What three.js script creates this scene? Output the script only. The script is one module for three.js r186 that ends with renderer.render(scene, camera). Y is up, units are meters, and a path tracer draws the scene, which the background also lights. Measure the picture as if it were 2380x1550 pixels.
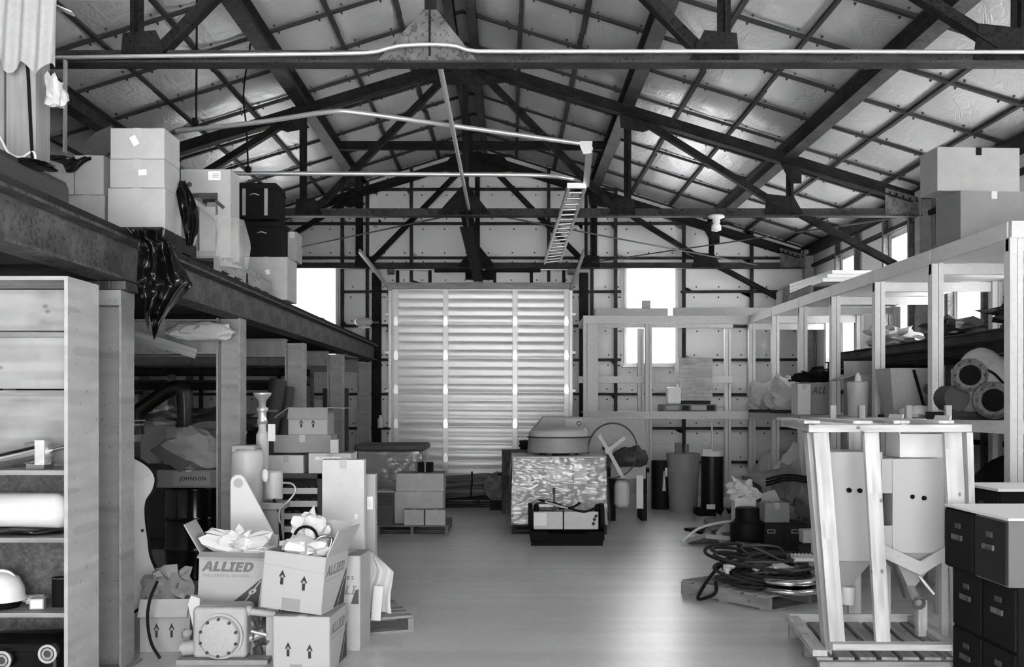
import * as THREE from 'three';
import { mergeGeometries, mergeVertices, toCreasedNormals } from 'three/addons/utils/BufferGeometryUtils.js';
import { RoundedBoxGeometry } from 'three/addons/geometries/RoundedBoxGeometry.js';

// ---------------------------------------------------------------- camera, sky, exposure
const scene = new THREE.Scene();
const FOCAL = 2340, CX = 1182, CY = 935, EYE = 1.72;            // lens in pixels of the 2380 x 1550 frame, eye height in metres
const camera = new THREE.PerspectiveCamera(2 * Math.atan(775 / FOCAL) * 180 / Math.PI, 2380 / 1550, 0.1, 200);
camera.position.set(0, EYE, 0);
camera.setViewOffset(2380, 1550, 1190 - CX, 775 - CY, 2380, 1550); // shifted lens: level camera, horizon below the middle
camera.updateProjectionMatrix();
const renderer = new THREE.WebGLRenderer();
renderer.toneMapping = THREE.LinearToneMapping;
renderer.toneMappingExposure = 17;
renderer.shadowMap.enabled = true;
scene.background = new THREE.Color(1, 1, 1);                     // even bright haze

const sun = new THREE.DirectionalLight(0xffffff, 6);               // hazy sun high behind the camera: it lights the yard, not the hall in view
sun.position.set(-3, 32, 20); sun.target.position.set(0, 0, 0); sun.castShadow = true; sun.shadow.radius = 4;
Object.assign(sun.shadow.camera, { left: -30, right: 30, top: 30, bottom: -30, near: 1, far: 90 }); sun.shadow.mapSize.set(2048, 2048);
scene.add(sun, sun.target);

// ---------------------------------------------------------------- helpers
let seed = 7;
const rnd = () => { seed = (seed + 0x6D2B79F5) | 0; let t = Math.imul(seed ^ (seed >>> 15), 1 | seed); t = (t + Math.imul(t ^ (t >>> 7), 61 | t)) ^ t; return ((t ^ (t >>> 14)) >>> 0) / 4294967296; };
const rr = (a, b) => a + (b - a) * rnd();
const V = (x, y, z) => new THREE.Vector3(x, y, z);
const P = (px, py, D) => V((px - CX) * D / FOCAL, EYE - (py - CY) * D / FOCAL, -D);   // a point measured in the photograph at depth D
const floorD = (py) => EYE * FOCAL / (py - CY);                  // depth of a floor point seen at height py
const h2 = (x, y, s) => { let n = Math.imul(x | 0, 374761393) ^ Math.imul(y | 0, 668265263) ^ Math.imul(s | 0, 1274126177); n = Math.imul(n ^ (n >>> 13), 1274126177); return ((n ^ (n >>> 16)) >>> 0) / 4294967296; };
function vn(x, y, per, s) {                                      // tiling value noise
  const xi = Math.floor(x), yi = Math.floor(y), fx = x - xi, fy = y - yi, u = fx * fx * (3 - 2 * fx), v = fy * fy * (3 - 2 * fy);
  const m = (a) => ((a % per) + per) % per, a = h2(m(xi), m(yi), s), b = h2(m(xi + 1), m(yi), s), c = h2(m(xi), m(yi + 1), s), d = h2(m(xi + 1), m(yi + 1), s);
  return (a + (b - a) * u) * (1 - v) + (c + (d - c) * u) * v;
}
function fbm(u, v, per, oct, s) { let t = 0, a = 0.5, n = 0; for (let i = 0; i < oct; i++) { t += a * vn(u * per, v * per, per, s + i * 17); n += a; a *= 0.55; per *= 2; } return t / n; }
function tex(n, fn, srgb = true) {
  const d = new Uint8Array(n * n * 4);
  for (let j = 0; j < n; j++) for (let i = 0; i < n; i++) { const g = Math.max(0, Math.min(255, 255 * fn(i / n, j / n) + (srgb ? 0 : h2(i, j, 5) - 0.5))), k = (j * n + i) * 4; d[k] = d[k + 1] = d[k + 2] = g; d[k + 3] = 255; }
  const t = new THREE.DataTexture(d, n, n, THREE.RGBAFormat); t.wrapS = t.wrapT = THREE.RepeatWrapping; t.magFilter = THREE.LinearFilter; t.minFilter = THREE.LinearMipmapLinearFilter; t.generateMipmaps = true;
  if (srgb) t.colorSpace = THREE.SRGBColorSpace; t.needsUpdate = true; return t;
}
const knots = (u, v, s) => { let k = 0; for (let i = 0; i < 9; i++) { const a = h2(i, 3, s), b = h2(i, 9, s), dx = Math.min(Math.abs(u - a), 1 - Math.abs(u - a)), dy = Math.min(Math.abs(v - b), 1 - Math.abs(v - b)); k = Math.max(k, 1 - Math.hypot(dx * 60, dy * 80)); } return Math.max(0, k); };
const T = {
  card: tex(256, (u, v) => 0.9 + 0.085 * fbm(u, v, 6, 5, 3) + 0.012 * vn(u * 96, v * 8, 96, 5)),
  wood: tex(512, (u, v) => 0.70 + 0.16 * fbm(u * 0.999, v, 4, 3, 2) + 0.16 * vn(u * 6 + 2 * fbm(u, v, 3, 2, 9), v * 64, 64, 4) - 0.45 * knots(u, v, 31)),
  ply: tex(512, (u, v) => 0.72 + 0.16 * fbm(u, v, 5, 5, 12) + 0.14 * vn(u * 5 + 3 * fbm(u, v, 3, 2, 13), v * 48, 48, 14) - 0.1 * Math.max(0, fbm(u, v, 7, 3, 15) - 0.6) * 4 - 0.3 * knots(u, v, 77)),
  osb: tex(256, (u, v) => 0.55 + 0.45 * fbm(u, v, 24, 3, 41)),
  rust: tex(512, (u, v) => { const a = fbm(u, v, 6, 5, 51), b = fbm(u, v, 30, 3, 52); return 0.55 + 0.55 * a - (b > 0.62 ? 0.25 : 0) + 0.1 * b; }),
  scuff: tex(512, (u, v) => 0.84 + 0.1 * vn(u * 24, v * 2, 24, 63) + 0.06 * fbm(u, v, 8, 4, 65) - (vn(u * 90, v * 60, 1000, 66) > 0.93 ? 0.22 : 0) - (vn(u * 14, v * 3, 14, 67) > 0.86 ? 0.06 : 0)),
  fine: tex(256, (u, v) => 0.91 + 0.09 * fbm(u, v, 20, 4, 61)),
  floor: tex(1024, (u, v) => 0.72 + 0.18 * fbm(u, v, 4, 7, 71) + 0.07 * fbm(u, v, 14, 4, 75) + 0.08 * vn(u * 50, v * 3, 50, 76) + 0.04 * vn(u * 256, v * 256, 256, 73)),
  gloss: tex(512, (u, v) => 0.85 + 0.15 * fbm(u, v, 5, 6, 81), false),
  foil: tex(512, (u, v) => 0.5 + 0.5 * (fbm(u, v, 7, 4, 91) - 0.5) + 0.35 * Math.abs(fbm(u, v, 5, 3, 95) - 0.5), false),
  wrapb: tex(512, (u, v) => Math.abs(vn((u + v * 3) * 8, (v * 1 - u * 0) * 24, 8 * 3, 99) - 0.5) * 1.2 + 0.4 * fbm(u, v, 12, 4, 98), false),
};
function rep(t, sx, sy) { const c = t.clone(); c.repeat.set(sx, sy); c.needsUpdate = true; return c; }
const T2 = { floor: rep(T.floor, 1 / 7, 1 / 7), gloss: rep(T.gloss, 1 / 4, 1 / 4), foil: rep(T.foil, 1.1, 1.1), wood: rep(T.wood, 0.9, 0.9), ply: rep(T.ply, 0.8, 0.8), osb: rep(T.osb, 2.2, 2.2), rust: rep(T.rust, 1.3, 1.3), card: rep(T.card, 1.6, 1.6), fine: rep(T.fine, 1.5, 1.5), scuff: rep(T.scuff, 1, 1), wrapb: rep(T.wrapb, 1.2, 1.2) };
const mats = {};
function M(v, o = {}) {                                          // a neutral grey material; v is an sRGB grey from 0 to 255
  const key = v + JSON.stringify(o);
  if (mats[key]) return mats[key];
  const phys = o.trans !== undefined || o.coat || o.s !== undefined;
  const m = new (phys ? THREE.MeshPhysicalMaterial : THREE.MeshStandardMaterial)({ roughness: o.r ?? 0.7, metalness: o.m ?? 0, side: THREE.DoubleSide });
  m.color.setRGB(v / 255, v / 255, v / 255, THREE.SRGBColorSpace);
  if (o.t) m.map = T2[o.t];
  if (o.b) { m.bumpMap = T2[o.b]; m.bumpScale = o.bs ?? 0.003; }
  if (o.rm) m.roughnessMap = T2[o.rm];
  if (o.trans !== undefined) { m.transmission = o.trans; m.thickness = 0; m.ior = 1.45; }
  if (o.s !== undefined) m.specularIntensity = o.s;
  if (o.coat) { m.clearcoat = o.coat; m.clearcoatRoughness = 0.25; }
  return mats[key] = m;
}
const MAT = {
  floor: M(206, { t: 'floor', r: 0.345, rm: 'gloss' }),
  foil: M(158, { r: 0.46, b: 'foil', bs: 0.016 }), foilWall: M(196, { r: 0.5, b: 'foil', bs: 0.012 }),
  strap: M(52, { r: 0.85, t: 'fine', s: 0.3 }), pin: M(60, { r: 0.7, s: 0.3 }),
  steel: M(58, { r: 0.7, t: 'rust', s: 0.25 }), steelDark: M(36, { r: 0.75, t: 'rust', s: 0.15 }), steelMid: M(104, { r: 0.65, t: 'rust', s: 0.5 }),
  mezz: M(146, { r: 0.6, t: 'scuff' }), mezzRust: M(90, { r: 0.65, t: 'rust', s: 0.4 }),
  alu: M(200, { r: 0.35, m: 0.7 }), galv: M(188, { r: 0.4, m: 0.5, t: 'fine' }), chrome: M(215, { r: 0.18, m: 1 }),
  white: M(198, { r: 0.5 }), whiteGloss: M(212, { r: 0.25 }), door: M(190, { r: 0.34, m: 0.2 }),
  card: M(172, { r: 0.85, t: 'card' }), cardDark: M(140, { r: 0.88, t: 'card' }), cardLight: M(200, { r: 0.8, t: 'card' }), cardBrown: M(112, { r: 0.9, t: 'card' }),
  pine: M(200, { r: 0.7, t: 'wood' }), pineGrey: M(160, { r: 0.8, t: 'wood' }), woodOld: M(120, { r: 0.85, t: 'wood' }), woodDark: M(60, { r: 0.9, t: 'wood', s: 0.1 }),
  ply: M(166, { r: 0.75, t: 'ply' }), osb: M(104, { r: 0.9, t: 'osb' }),
  black: M(20, { r: 0.7, s: 0.1 }), blackGloss: M(10, { r: 0.12, s: 0.6 }), rubber: M(26, { r: 0.75, s: 0.12 }), plasticBag: M(10, { r: 0.2, s: 0.7 }),
  paper: M(206, { r: 0.8 }), cloth: M(196, { r: 0.95 }), grey: M(150, { r: 0.55, t: 'fine' }), greyLight: M(178, { r: 0.5, t: 'fine' }), greyDark: M(74, { r: 0.7, t: 'fine', s: 0.25 }),
  frame: M(194, { r: 0.55, t: 'fine' }), film: M(240, { r: 0.14, trans: 0.8, b: 'wrapb', bs: 0.004 }), glass: M(255, { r: 0.02, trans: 1 }),
};
// -- geometry: everything below returns a BufferGeometry
function boxUV(g) {                                              // uv in metres, projected along each face's own normal
  if (!g.attributes.normal) g.computeVertexNormals();
  const p = g.attributes.position, n = g.attributes.normal, uv = new Float32Array(p.count * 2);
  for (let i = 0; i < p.count; i++) {
    const ax = Math.abs(n.getX(i)), ay = Math.abs(n.getY(i)), az = Math.abs(n.getZ(i)), x = p.getX(i), y = p.getY(i), z = p.getZ(i);
    const a = ay >= ax && ay >= az ? [x, z] : ax >= az ? [z, y] : [x, y];
    uv[2 * i] = a[0]; uv[2 * i + 1] = a[1];
  }
  g.setAttribute('uv', new THREE.BufferAttribute(uv, 2)); return g;
}
function lenUV(g, axis) {                                        // grain runs along the given axis
  const p = g.attributes.position, n = g.attributes.normal, uv = new Float32Array(p.count * 2), o = rnd() * 5;
  for (let i = 0; i < p.count; i++) { const c = [p.getX(i), p.getY(i), p.getZ(i)], m = [n.getX(i), n.getY(i), n.getZ(i)].map(Math.abs); const others = [0, 1, 2].filter((k) => k !== axis); const b = m[others[0]] > m[others[1]] ? others[1] : others[0]; uv[2 * i] = c[axis] + o; uv[2 * i + 1] = c[b] + o * 3; }
  g.setAttribute('uv', new THREE.BufferAttribute(uv, 2)); return g;
}
const flat = (g) => { const r = g.index ? g.toNonIndexed() : g; for (const k of Object.keys(r.attributes)) if (!['position', 'normal', 'uv'].includes(k)) r.deleteAttribute(k); return r; };
const merge = (...gs) => mergeGeometries(gs.flat().map((g) => { if (!g.attributes.uv) boxUV(g); return flat(g); }));
function bx(w, h, d, x = 0, y = 0, z = 0, bev = 0) {             // box centred on x, z and standing on y
  const s = Math.min(w, h, d); let g;
  if (bev) g = new RoundedBoxGeometry(w, h, d, 1, Math.min(bev, s * 0.45)); else g = new THREE.BoxGeometry(w, h, d);
  boxUV(g); const ax = w >= h && w >= d ? 0 : h >= d ? 1 : 2; if (Math.max(w, h, d) > 4 * s) lenUV(g, ax);
  g.translate(x, y + h / 2, z); return g;
}
const bc = (w, h, d, x = 0, y = 0, z = 0, bev = 0) => bx(w, h, d, x, y - h / 2, z, bev);
function along(g, a, b, up = V(0, 1, 0)) {                       // place a geometry modelled along +z from 0 to its length, y up
  const z = b.clone().sub(a).normalize(), x = up.clone().cross(z); if (x.lengthSq() < 1e-6) x.set(1, 0, 0); x.normalize(); const y = z.clone().cross(x);
  return g.applyMatrix4(new THREE.Matrix4().makeBasis(x, y, z).setPosition(a));
}
function bar(a, b, w, h, bev = 0, up) { const L = a.distanceTo(b); return along(bc(w, h, L, 0, 0, L / 2, bev), a, b, up); }
function tee(a, b, w, h, up) { const L = a.distanceTo(b); return along(merge(bc(0.014, h, L, 0, 0, L / 2), bc(w, 0.014, L, 0, -h / 2, L / 2)), a, b, up); }       // back-to-back angles
function wide(a, b, w, h, t = 0.014, up) { const L = a.distanceTo(b); return along(merge(bc(t, h - 2 * t, L, 0, 0, L / 2), bc(w, t, L, 0, h / 2 - t / 2, L / 2), bc(w, t, L, 0, -h / 2 + t / 2, L / 2)), a, b, up); }  // wide-flange beam
function rod(a, b, r, n = 8) { const L = a.distanceTo(b), g = new THREE.CylinderGeometry(r, r, L, n); g.rotateX(Math.PI / 2); g.translate(0, 0, L / 2); return along(g, a, b); }
function tube(pts, r, seg = 0, n = 8, closed = false) { return new THREE.TubeGeometry(new THREE.CatmullRomCurve3(pts, closed, 'centripetal'), seg || pts.length * 6, r, n, closed); }
function lathe(prof, n = 32) { return new THREE.LatheGeometry(prof.map(([r, y]) => new THREE.Vector2(r, y)), n); }
function cyl(r0, r1, h, x = 0, y = 0, z = 0, n = 24) { const g = new THREE.CylinderGeometry(r1, r0, h, n); g.translate(x, y + h / 2, z); return g; }
function plate(pts, t, bev = 0) {                                // outline in x, y with thickness t towards -z
  const s = new THREE.Shape(pts.map(([x, y]) => new THREE.Vector2(x, y)));
  const g = new THREE.ExtrudeGeometry(s, { depth: t, bevelEnabled: bev > 0, bevelSize: bev, bevelThickness: bev, bevelSegments: 1, curveSegments: 8 }); g.translate(0, 0, -t); return boxUV(g);
}
function lump(rx, ry, rz, amp, sd, det = 3, f = 2.2, sharp = false) {      // a crumpled, rounded body
  let g = new THREE.IcosahedronGeometry(1, det); g = mergeVertices(flat(g)); const p = g.attributes.position;
  for (let i = 0; i < p.count; i++) {
    const x = p.getX(i), y = p.getY(i), z = p.getZ(i);
    let n = vn(x * f + 9, y * f + z * f * 0.7 + 9, 64, sd) + 0.5 * vn(x * f * 2.3 + 5, z * f * 2.3 + y * f + 5, 64, sd + 3) - 0.75; if (sharp) n = Math.abs(n) * 2 - 0.3;
    const k = 1 + amp * n * 1.6; p.setXYZ(i, x * k * rx, Math.max(-0.92 * ry, y * k * ry), z * k * rz);
  }
  g.computeVertexNormals(); return boxUV(sharp ? toCreasedNormals(g, 0.5) : g);
}
function sheet(nu, nv, fn) {                                     // parametric sheet from fn(u, v) -> Vector3
  const pos = [], idx = [], uv = [];
  for (let j = 0; j <= nv; j++) for (let i = 0; i <= nu; i++) { const q = fn(i / nu, j / nv); pos.push(q.x, q.y, q.z); uv.push(i / nu, j / nv); }
  for (let j = 0; j < nv; j++) for (let i = 0; i < nu; i++) { const a = j * (nu + 1) + i, b = a + nu + 1; idx.push(a, a + 1, b, a + 1, b + 1, b); }
  const g = new THREE.BufferGeometry(); g.setAttribute('position', new THREE.Float32BufferAttribute(pos, 3)); g.setAttribute('uv', new THREE.Float32BufferAttribute(uv, 2)); g.setIndex(idx); g.computeVertexNormals(); return g;
}
// -- objects
const taken = {};
function numbered(n) { const k = taken[n] = (taken[n] ?? -1) + 1; return k ? n + '_' + String(k).padStart(3, '0') : n; }
function thing(name, label, category, pos, turn = 0, group) {    // a Group at the thing's base
  const o = new THREE.Group(); o.name = numbered(name); o.userData = { label, category }; if (group) o.userData.group = group;
  if (pos) o.position.copy(pos); o.rotation.y = turn; scene.add(o); return o;
}
function struct(name, label) { const o = new THREE.Group(); o.name = name; o.userData = { kind: 'structure', label }; scene.add(o); return o; }
function pt(parent, name, g, m, label) {                         // one part: one mesh
  if (Array.isArray(g)) g = merge(...g);
  if (!g.attributes.uv) boxUV(g);
  const o = new THREE.Mesh(g, m); o.name = name; o.castShadow = o.receiveShadow = true; if (label) o.userData.label = label; parent.add(o); return o;
}
function solo(name, label, category, g, m, pos, turn = 0, group) { const t = thing(name, label, category, pos, turn, group); pt(t, 'body', g, m); return t; }
// ================================================================ the building
const RX = -0.58, RIDGE = 6.6, SLOPE = 0.31, XL = -6.86, XR = 5.70, WD = 19.1, FZ = 3.2;      // ridge line, walls, back wall depth, front wall behind the camera
const roofY = (x) => RIDGE - SLOPE * Math.abs(x - RX);
{ // floor slab
  const f = struct('floor', 'worn grey sealed concrete floor of the warehouse');
  pt(f, 'slab', bc(XR - XL + 0.4, 0.2, WD + FZ + 0.4, (XR + XL) / 2, -0.1, (FZ - WD) / 2), MAT.floor);
  const y = struct('ground_outside', 'snow-pale gravel yard outside the building');
  pt(y, 'gravel', bc(90, 0.2, 90, 0, -0.35, -8), M(226, { r: 0.9, t: 'fine' }));
}
function wallShape(w, holes, gable) {                            // outline in metres across and up, with openings
  const s = new THREE.Shape(); s.moveTo(w[0], 0);
  s.lineTo(w[1], 0); s.lineTo(w[1], gable ? roofY(w[1]) + 0.12 : w[2]); if (gable) s.lineTo(RX, RIDGE + 0.12); s.lineTo(w[0], gable ? roofY(w[0]) + 0.12 : w[2]); s.closePath();
  for (const [x0, x1, y0, y1] of holes) { const h = new THREE.Path(); h.moveTo(x0, y0); h.lineTo(x0, y1); h.lineTo(x1, y1); h.lineTo(x1, y0); h.closePath(); s.holes.push(h); }
  return s;
}
const pxX = (px) => (px - CX) * WD / FOCAL, pxY = (py) => EYE - (py - CY) * WD / FOCAL;   // on the back wall
const DOOR = [pxX(912), pxX(1322), 0, pxY(674)], BWIN = [[pxX(668), pxX(787), pxY(850), pxY(606)], [pxX(1450), pxX(1574), pxY(850), pxY(606)]];
const SIDEWIN = [16.4, 14.2, 12.0, 9.8, 7.6, 5.4, 3.2].map((d) => [-d - 0.86, -d, 2.42, 4.2]);
// unit cushion of insulation facing, bulging towards +z, pinned at the corners
function cushion(sd) {
  return sheet(6, 6, (u, v) => { const a = Math.sin(Math.PI * u), b = Math.sin(Math.PI * v), n = vn(u * 3 + sd * 7, v * 3 + 2, 64, 200 + sd); return V(u - 0.5, v - 0.5, Math.pow(a * b, 0.6) * (0.7 + 0.5 * n)); });
}
const CUSH = [1, 2, 3, 4].map(cushion); CUSH.forEach(boxUV);
function insul(parent, w, h, depth, mtx, mat, name = 'insulation_panel') {
  const o = pt(parent, name, CUSH[Math.floor(rnd() * 4)], mat); o.applyMatrix4(new THREE.Matrix4().multiplyMatrices(mtx, new THREE.Matrix4().makeScale(w, h, depth))); return o;
}
const pinG = (() => { const g = new THREE.CylinderGeometry(0.009, 0.016, 0.02, 6); g.rotateX(Math.PI / 2); return flat(g); })();
{ // roof: deck, insulation cushions, straps, purlins
  const c = struct('ceiling', 'pitched roof lined with pale padded insulation between dark straps');
  const ang = Math.atan(SLOPE), zmid = (FZ - WD) / 2, zl = WD + FZ + 0.5, pins = [];
  for (const s of [-1, 1]) {
    const xe = s < 0 ? XL - 0.25 : XR + 0.25, L = Math.abs(xe - RX) / Math.cos(ang), mx = (RX + xe) / 2, my = (RIDGE + roofY(xe)) / 2;
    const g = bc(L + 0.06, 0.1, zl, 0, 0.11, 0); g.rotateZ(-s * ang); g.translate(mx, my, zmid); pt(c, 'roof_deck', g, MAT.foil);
    const cellW = 2.18 / 3, n = 9;
    const M4 = (x, z, lift) => { const m = new THREE.Matrix4(), tx = V(Math.cos(ang), -s * Math.sin(ang), 0), dn = V(-s * Math.sin(ang), -Math.cos(ang), 0); return m.makeBasis(tx, V(0, 0, 1), dn).setPosition(V(x, roofY(x), z).addScaledVector(dn, lift)); };
    for (let i = 0; i < n; i++) {
      const xa = RX + s * i * cellW, xb = Math.min(Math.abs(RX + s * (i + 1) * cellW), Math.abs(xe - s * 0.25)) * s;
      const x0 = Math.min(xa, xb), x1 = Math.max(xa, xb); if (x1 - x0 < 0.1 || s * xb < s * xa) continue;
      for (let k = 0; k < 16; k++) {
        const d0 = WD - (k + 1) * 1.1, z = -(d0 + 0.55), xm = (x0 + x1) / 2; if (d0 < 3) continue;
        if (Math.abs(xm) > d0 * 0.62 + 1.6 || (roofY(xm) - EYE) / (d0 + 1.1) > 0.46) continue;          // outside the view
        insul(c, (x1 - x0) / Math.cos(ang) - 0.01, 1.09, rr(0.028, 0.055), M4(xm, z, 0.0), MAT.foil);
        for (const [a, b] of [[-0.33, -0.4], [0.33, -0.4], [-0.33, 0.4], [0.33, 0.4]]) { const g = pinG.clone(); g.applyMatrix4(M4(xm, z, 0.02).multiply(new THREE.Matrix4().makeTranslation(a * (x1 - x0) + rr(-0.03, 0.03), b * 1.09, 0))); pins.push(g); }
      }
    }
    for (let i = 1; i <= 8; i++) { const x = RX + s * i * cellW; if (i % 3 === 0) continue; const w = 4; for (let k = 0; k < 5; k++) { const g = bar(V(x, roofY(x) - 0.03 - rr(0, 0.015), -k * w), V(x + rr(-0.02, 0.02), roofY(x) - 0.03, -Math.min(WD, (k + 1) * w)), 0.045 + rr(0, 0.02), 0.03); pt(c, 'strap', g, MAT.strap); } }
    for (let k = 0; k < 15; k++) { const z = -(WD - k * 1.1 - 0.02); const g = bar(V(RX, RIDGE - 0.035, z), V(s < 0 ? XL : XR, roofY(s < 0 ? XL : XR) - 0.035, z + rr(-0.03, 0.03)), 0.04 + rr(0, 0.02), 0.03); pt(c, 'strap', g, MAT.strap); }
    for (const off of [2.18, 4.36]) { const x = RX + s * off; pt(c, 'purlin', wide(V(x, roofY(x) - 0.14, FZ), V(x, roofY(x) - 0.14, -WD), 0.18, 0.2), MAT.steel); }
    pt(c, 'purlin', wide(V(RX + s * 0.13, RIDGE - 0.17, FZ), V(RX + s * 0.13, RIDGE - 0.17, -WD), 0.11, 0.18), MAT.steel);
    pt(c, 'eave_strut', wide(V(s < 0 ? XL + 0.12 : XR - 0.12, roofY(s < 0 ? XL : XR) - 0.12, FZ), V(s < 0 ? XL + 0.12 : XR - 0.12, roofY(s < 0 ? XL : XR) - 0.12, -WD), 0.12, 0.18), MAT.steel);
  }
  const pm = pt(c, 'insulation_pins', pins, MAT.pin); pm.userData.kind = 'stuff';
  pt(c, 'sway_brace', wide(V(RX - 2.2, 5.77, -15.9), V(RX + 2.28, 5.77, -15.9), 0.08, 0.13), MAT.steelDark);
}
function windowUnit(n, label, x0, x1, y0, y1, place) {           // frame, pane, sill; modelled facing +z on a wall plane
  const w = struct('window_' + n, label), t = 0.05, mk = (g) => { g.applyMatrix4(place); return g; };
  pt(w, 'frame', [bc(t, y1 - y0, 0.09, x0 + t / 2, (y0 + y1) / 2), bc(t, y1 - y0, 0.09, x1 - t / 2, (y0 + y1) / 2), bc(x1 - x0 - 2 * t, t, 0.09, (x0 + x1) / 2, y0 + t / 2), bc(x1 - x0 - 2 * t, t, 0.09, (x0 + x1) / 2, y1 - t / 2)].map(mk), MAT.galv);
  pt(w, 'pane', mk(bc(x1 - x0 - 2 * t, y1 - y0 - 2 * t, 0.006, (x0 + x1) / 2, (y0 + y1) / 2)), MAT.glass);
  pt(w, 'sill', mk(bc(x1 - x0 + 0.1, 0.03, 0.16, (x0 + x1) / 2, y0 - 0.015, 0.1)), MAT.galv);
}
{ // back wall
  const w = struct('wall_back', 'insulated gable wall around the roll-up door');
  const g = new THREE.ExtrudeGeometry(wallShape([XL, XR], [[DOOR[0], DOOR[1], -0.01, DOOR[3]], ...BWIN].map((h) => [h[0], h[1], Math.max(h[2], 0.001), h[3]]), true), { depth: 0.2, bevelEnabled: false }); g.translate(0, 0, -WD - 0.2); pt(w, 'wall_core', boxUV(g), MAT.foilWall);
  const gy = []; for (let y = 1.23 - 0.645; y < 6.4; y += 0.645) gy.push(y);
  const sx = [XL, ...[470, 560, 650, 797, 878, 957, 1111, 1275, 1355, 1430, 1588, 1745].map(pxX), XR], pins = [];
  const rows = [0, ...gy, 6.6], boxes = [[DOOR[0] - 0.08, DOOR[1] + 0.08, 0, DOOR[3] + 0.12], ...BWIN.map((b) => [b[0] - 0.06, b[1] + 0.06, b[2] - 0.06, b[3] + 0.04])];
  for (let i = 0; i + 1 < sx.length; i++) for (let j = 0; j + 1 < rows.length; j++) {
    let rects = [[sx[i] + 0.01, sx[i + 1] - 0.01, rows[j] + 0.01, rows[j + 1] - 0.01]];
    for (const b of boxes) rects = rects.flatMap((r) => { if (r[1] <= b[0] || r[0] >= b[1] || r[3] <= b[2] || r[2] >= b[3]) return [r]; const o = []; if (r[0] < b[0]) o.push([r[0], b[0], r[2], r[3]]); if (r[1] > b[1]) o.push([b[1], r[1], r[2], r[3]]); const x0 = Math.max(r[0], b[0]), x1 = Math.min(r[1], b[1]); if (r[3] > b[3]) o.push([x0, x1, b[3], r[3]]); if (r[2] < b[2]) o.push([x0, x1, r[2], b[2]]); return o; });
    for (const r of rects) {
      const ww = r[1] - r[0], top = Math.min(roofY(r[0]), roofY(r[1])) - 0.02; let y1 = Math.min(r[3], Math.max(top, r[2])); const hh = y1 - r[2]; if (ww < 0.08 || hh < 0.08) continue;
      insul(w, ww, hh, rr(0.02, 0.05), new THREE.Matrix4().makeTranslation((r[0] + r[1]) / 2, (r[2] + y1) / 2, -WD), MAT.foilWall);
      const nx = Math.max(2, Math.round(ww / 0.45)); for (let a = 0; a < nx; a++) for (const b of [0.14, 0.86]) { const g = pinG.clone(); g.translate(r[0] + ww * (a + 0.5) / nx + rr(-0.04, 0.04), r[2] + hh * b, -WD + 0.03); pins.push(g); }
    }
  }
  pt(w, 'insulation_pins', pins, MAT.pin).userData.kind = 'stuff';
  const clear = (y) => { const out = []; let segs = [[XL, XR]]; for (const b of boxes) if (y > b[2] && y < b[3]) segs = segs.flatMap(([a, c]) => b[0] < c && b[1] > a ? [[a, b[0]], [b[1], c]].filter(([p, q]) => q - p > 0.05) : [[a, c]]); return segs; };
  for (const y of gy) for (const [a, b] of clear(y)) { const half = (RIDGE - y) / SLOPE, x0 = Math.max(a, RX - half), x1 = Math.min(b, RX + half); if (x1 - x0 > 0.1) pt(w, 'girt', bar(V(x0, y, -WD + 0.05), V(x1, y + rr(-0.01, 0.01), -WD + 0.05), 0.05, 0.05), MAT.steel); }
  for (const px of [470, 560, 650, 797, 855, 957, 1275, 1375, 1430, 1588, 1745]) { const x = pxX(px), lo = (px > 900 && px < 1330) ? DOOR[3] + 0.15 : 0; pt(w, 'stud', bc(0.06, roofY(x) - 0.05 - lo, 0.07, x, (roofY(x) - 0.05 + lo) / 2, -WD + 0.07), MAT.steel); }
  for (const px of [878, 1355]) { const x = pxX(px); pt(w, 'wall_column', wide(V(x, 0, -WD + 0.16), V(x, 4.15, -WD + 0.16), 0.16, 0.16, 0.014, V(0, 0, 1)), MAT.steelDark); }
  for (const px of [925, 1000, 1150, 1235, 1310]) { const x = pxX(px); pt(w, 'stud', bc(0.06, 4.3 - DOOR[3], 0.06, x, (4.3 + DOOR[3]) / 2 + 0.04, -WD + 0.06), MAT.steelDark); }
  pt(w, 'door_header', bc(DOOR[1] - DOOR[0] + 0.16, 0.12, 0.1, (DOOR[0] + DOOR[1]) / 2, DOOR[3] + 0.07, -WD + 0.05, 0.004), MAT.pineGrey);
  BWIN.forEach((b, i) => windowUnit(i + 1, ['tall white-bright window beside the mezzanine boxes on the back wall', 'tall white-bright window behind the pale shelf frame on the back wall'][i], ...b, new THREE.Matrix4().makeTranslation(0, 0, -WD + 0.02)));
}
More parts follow.
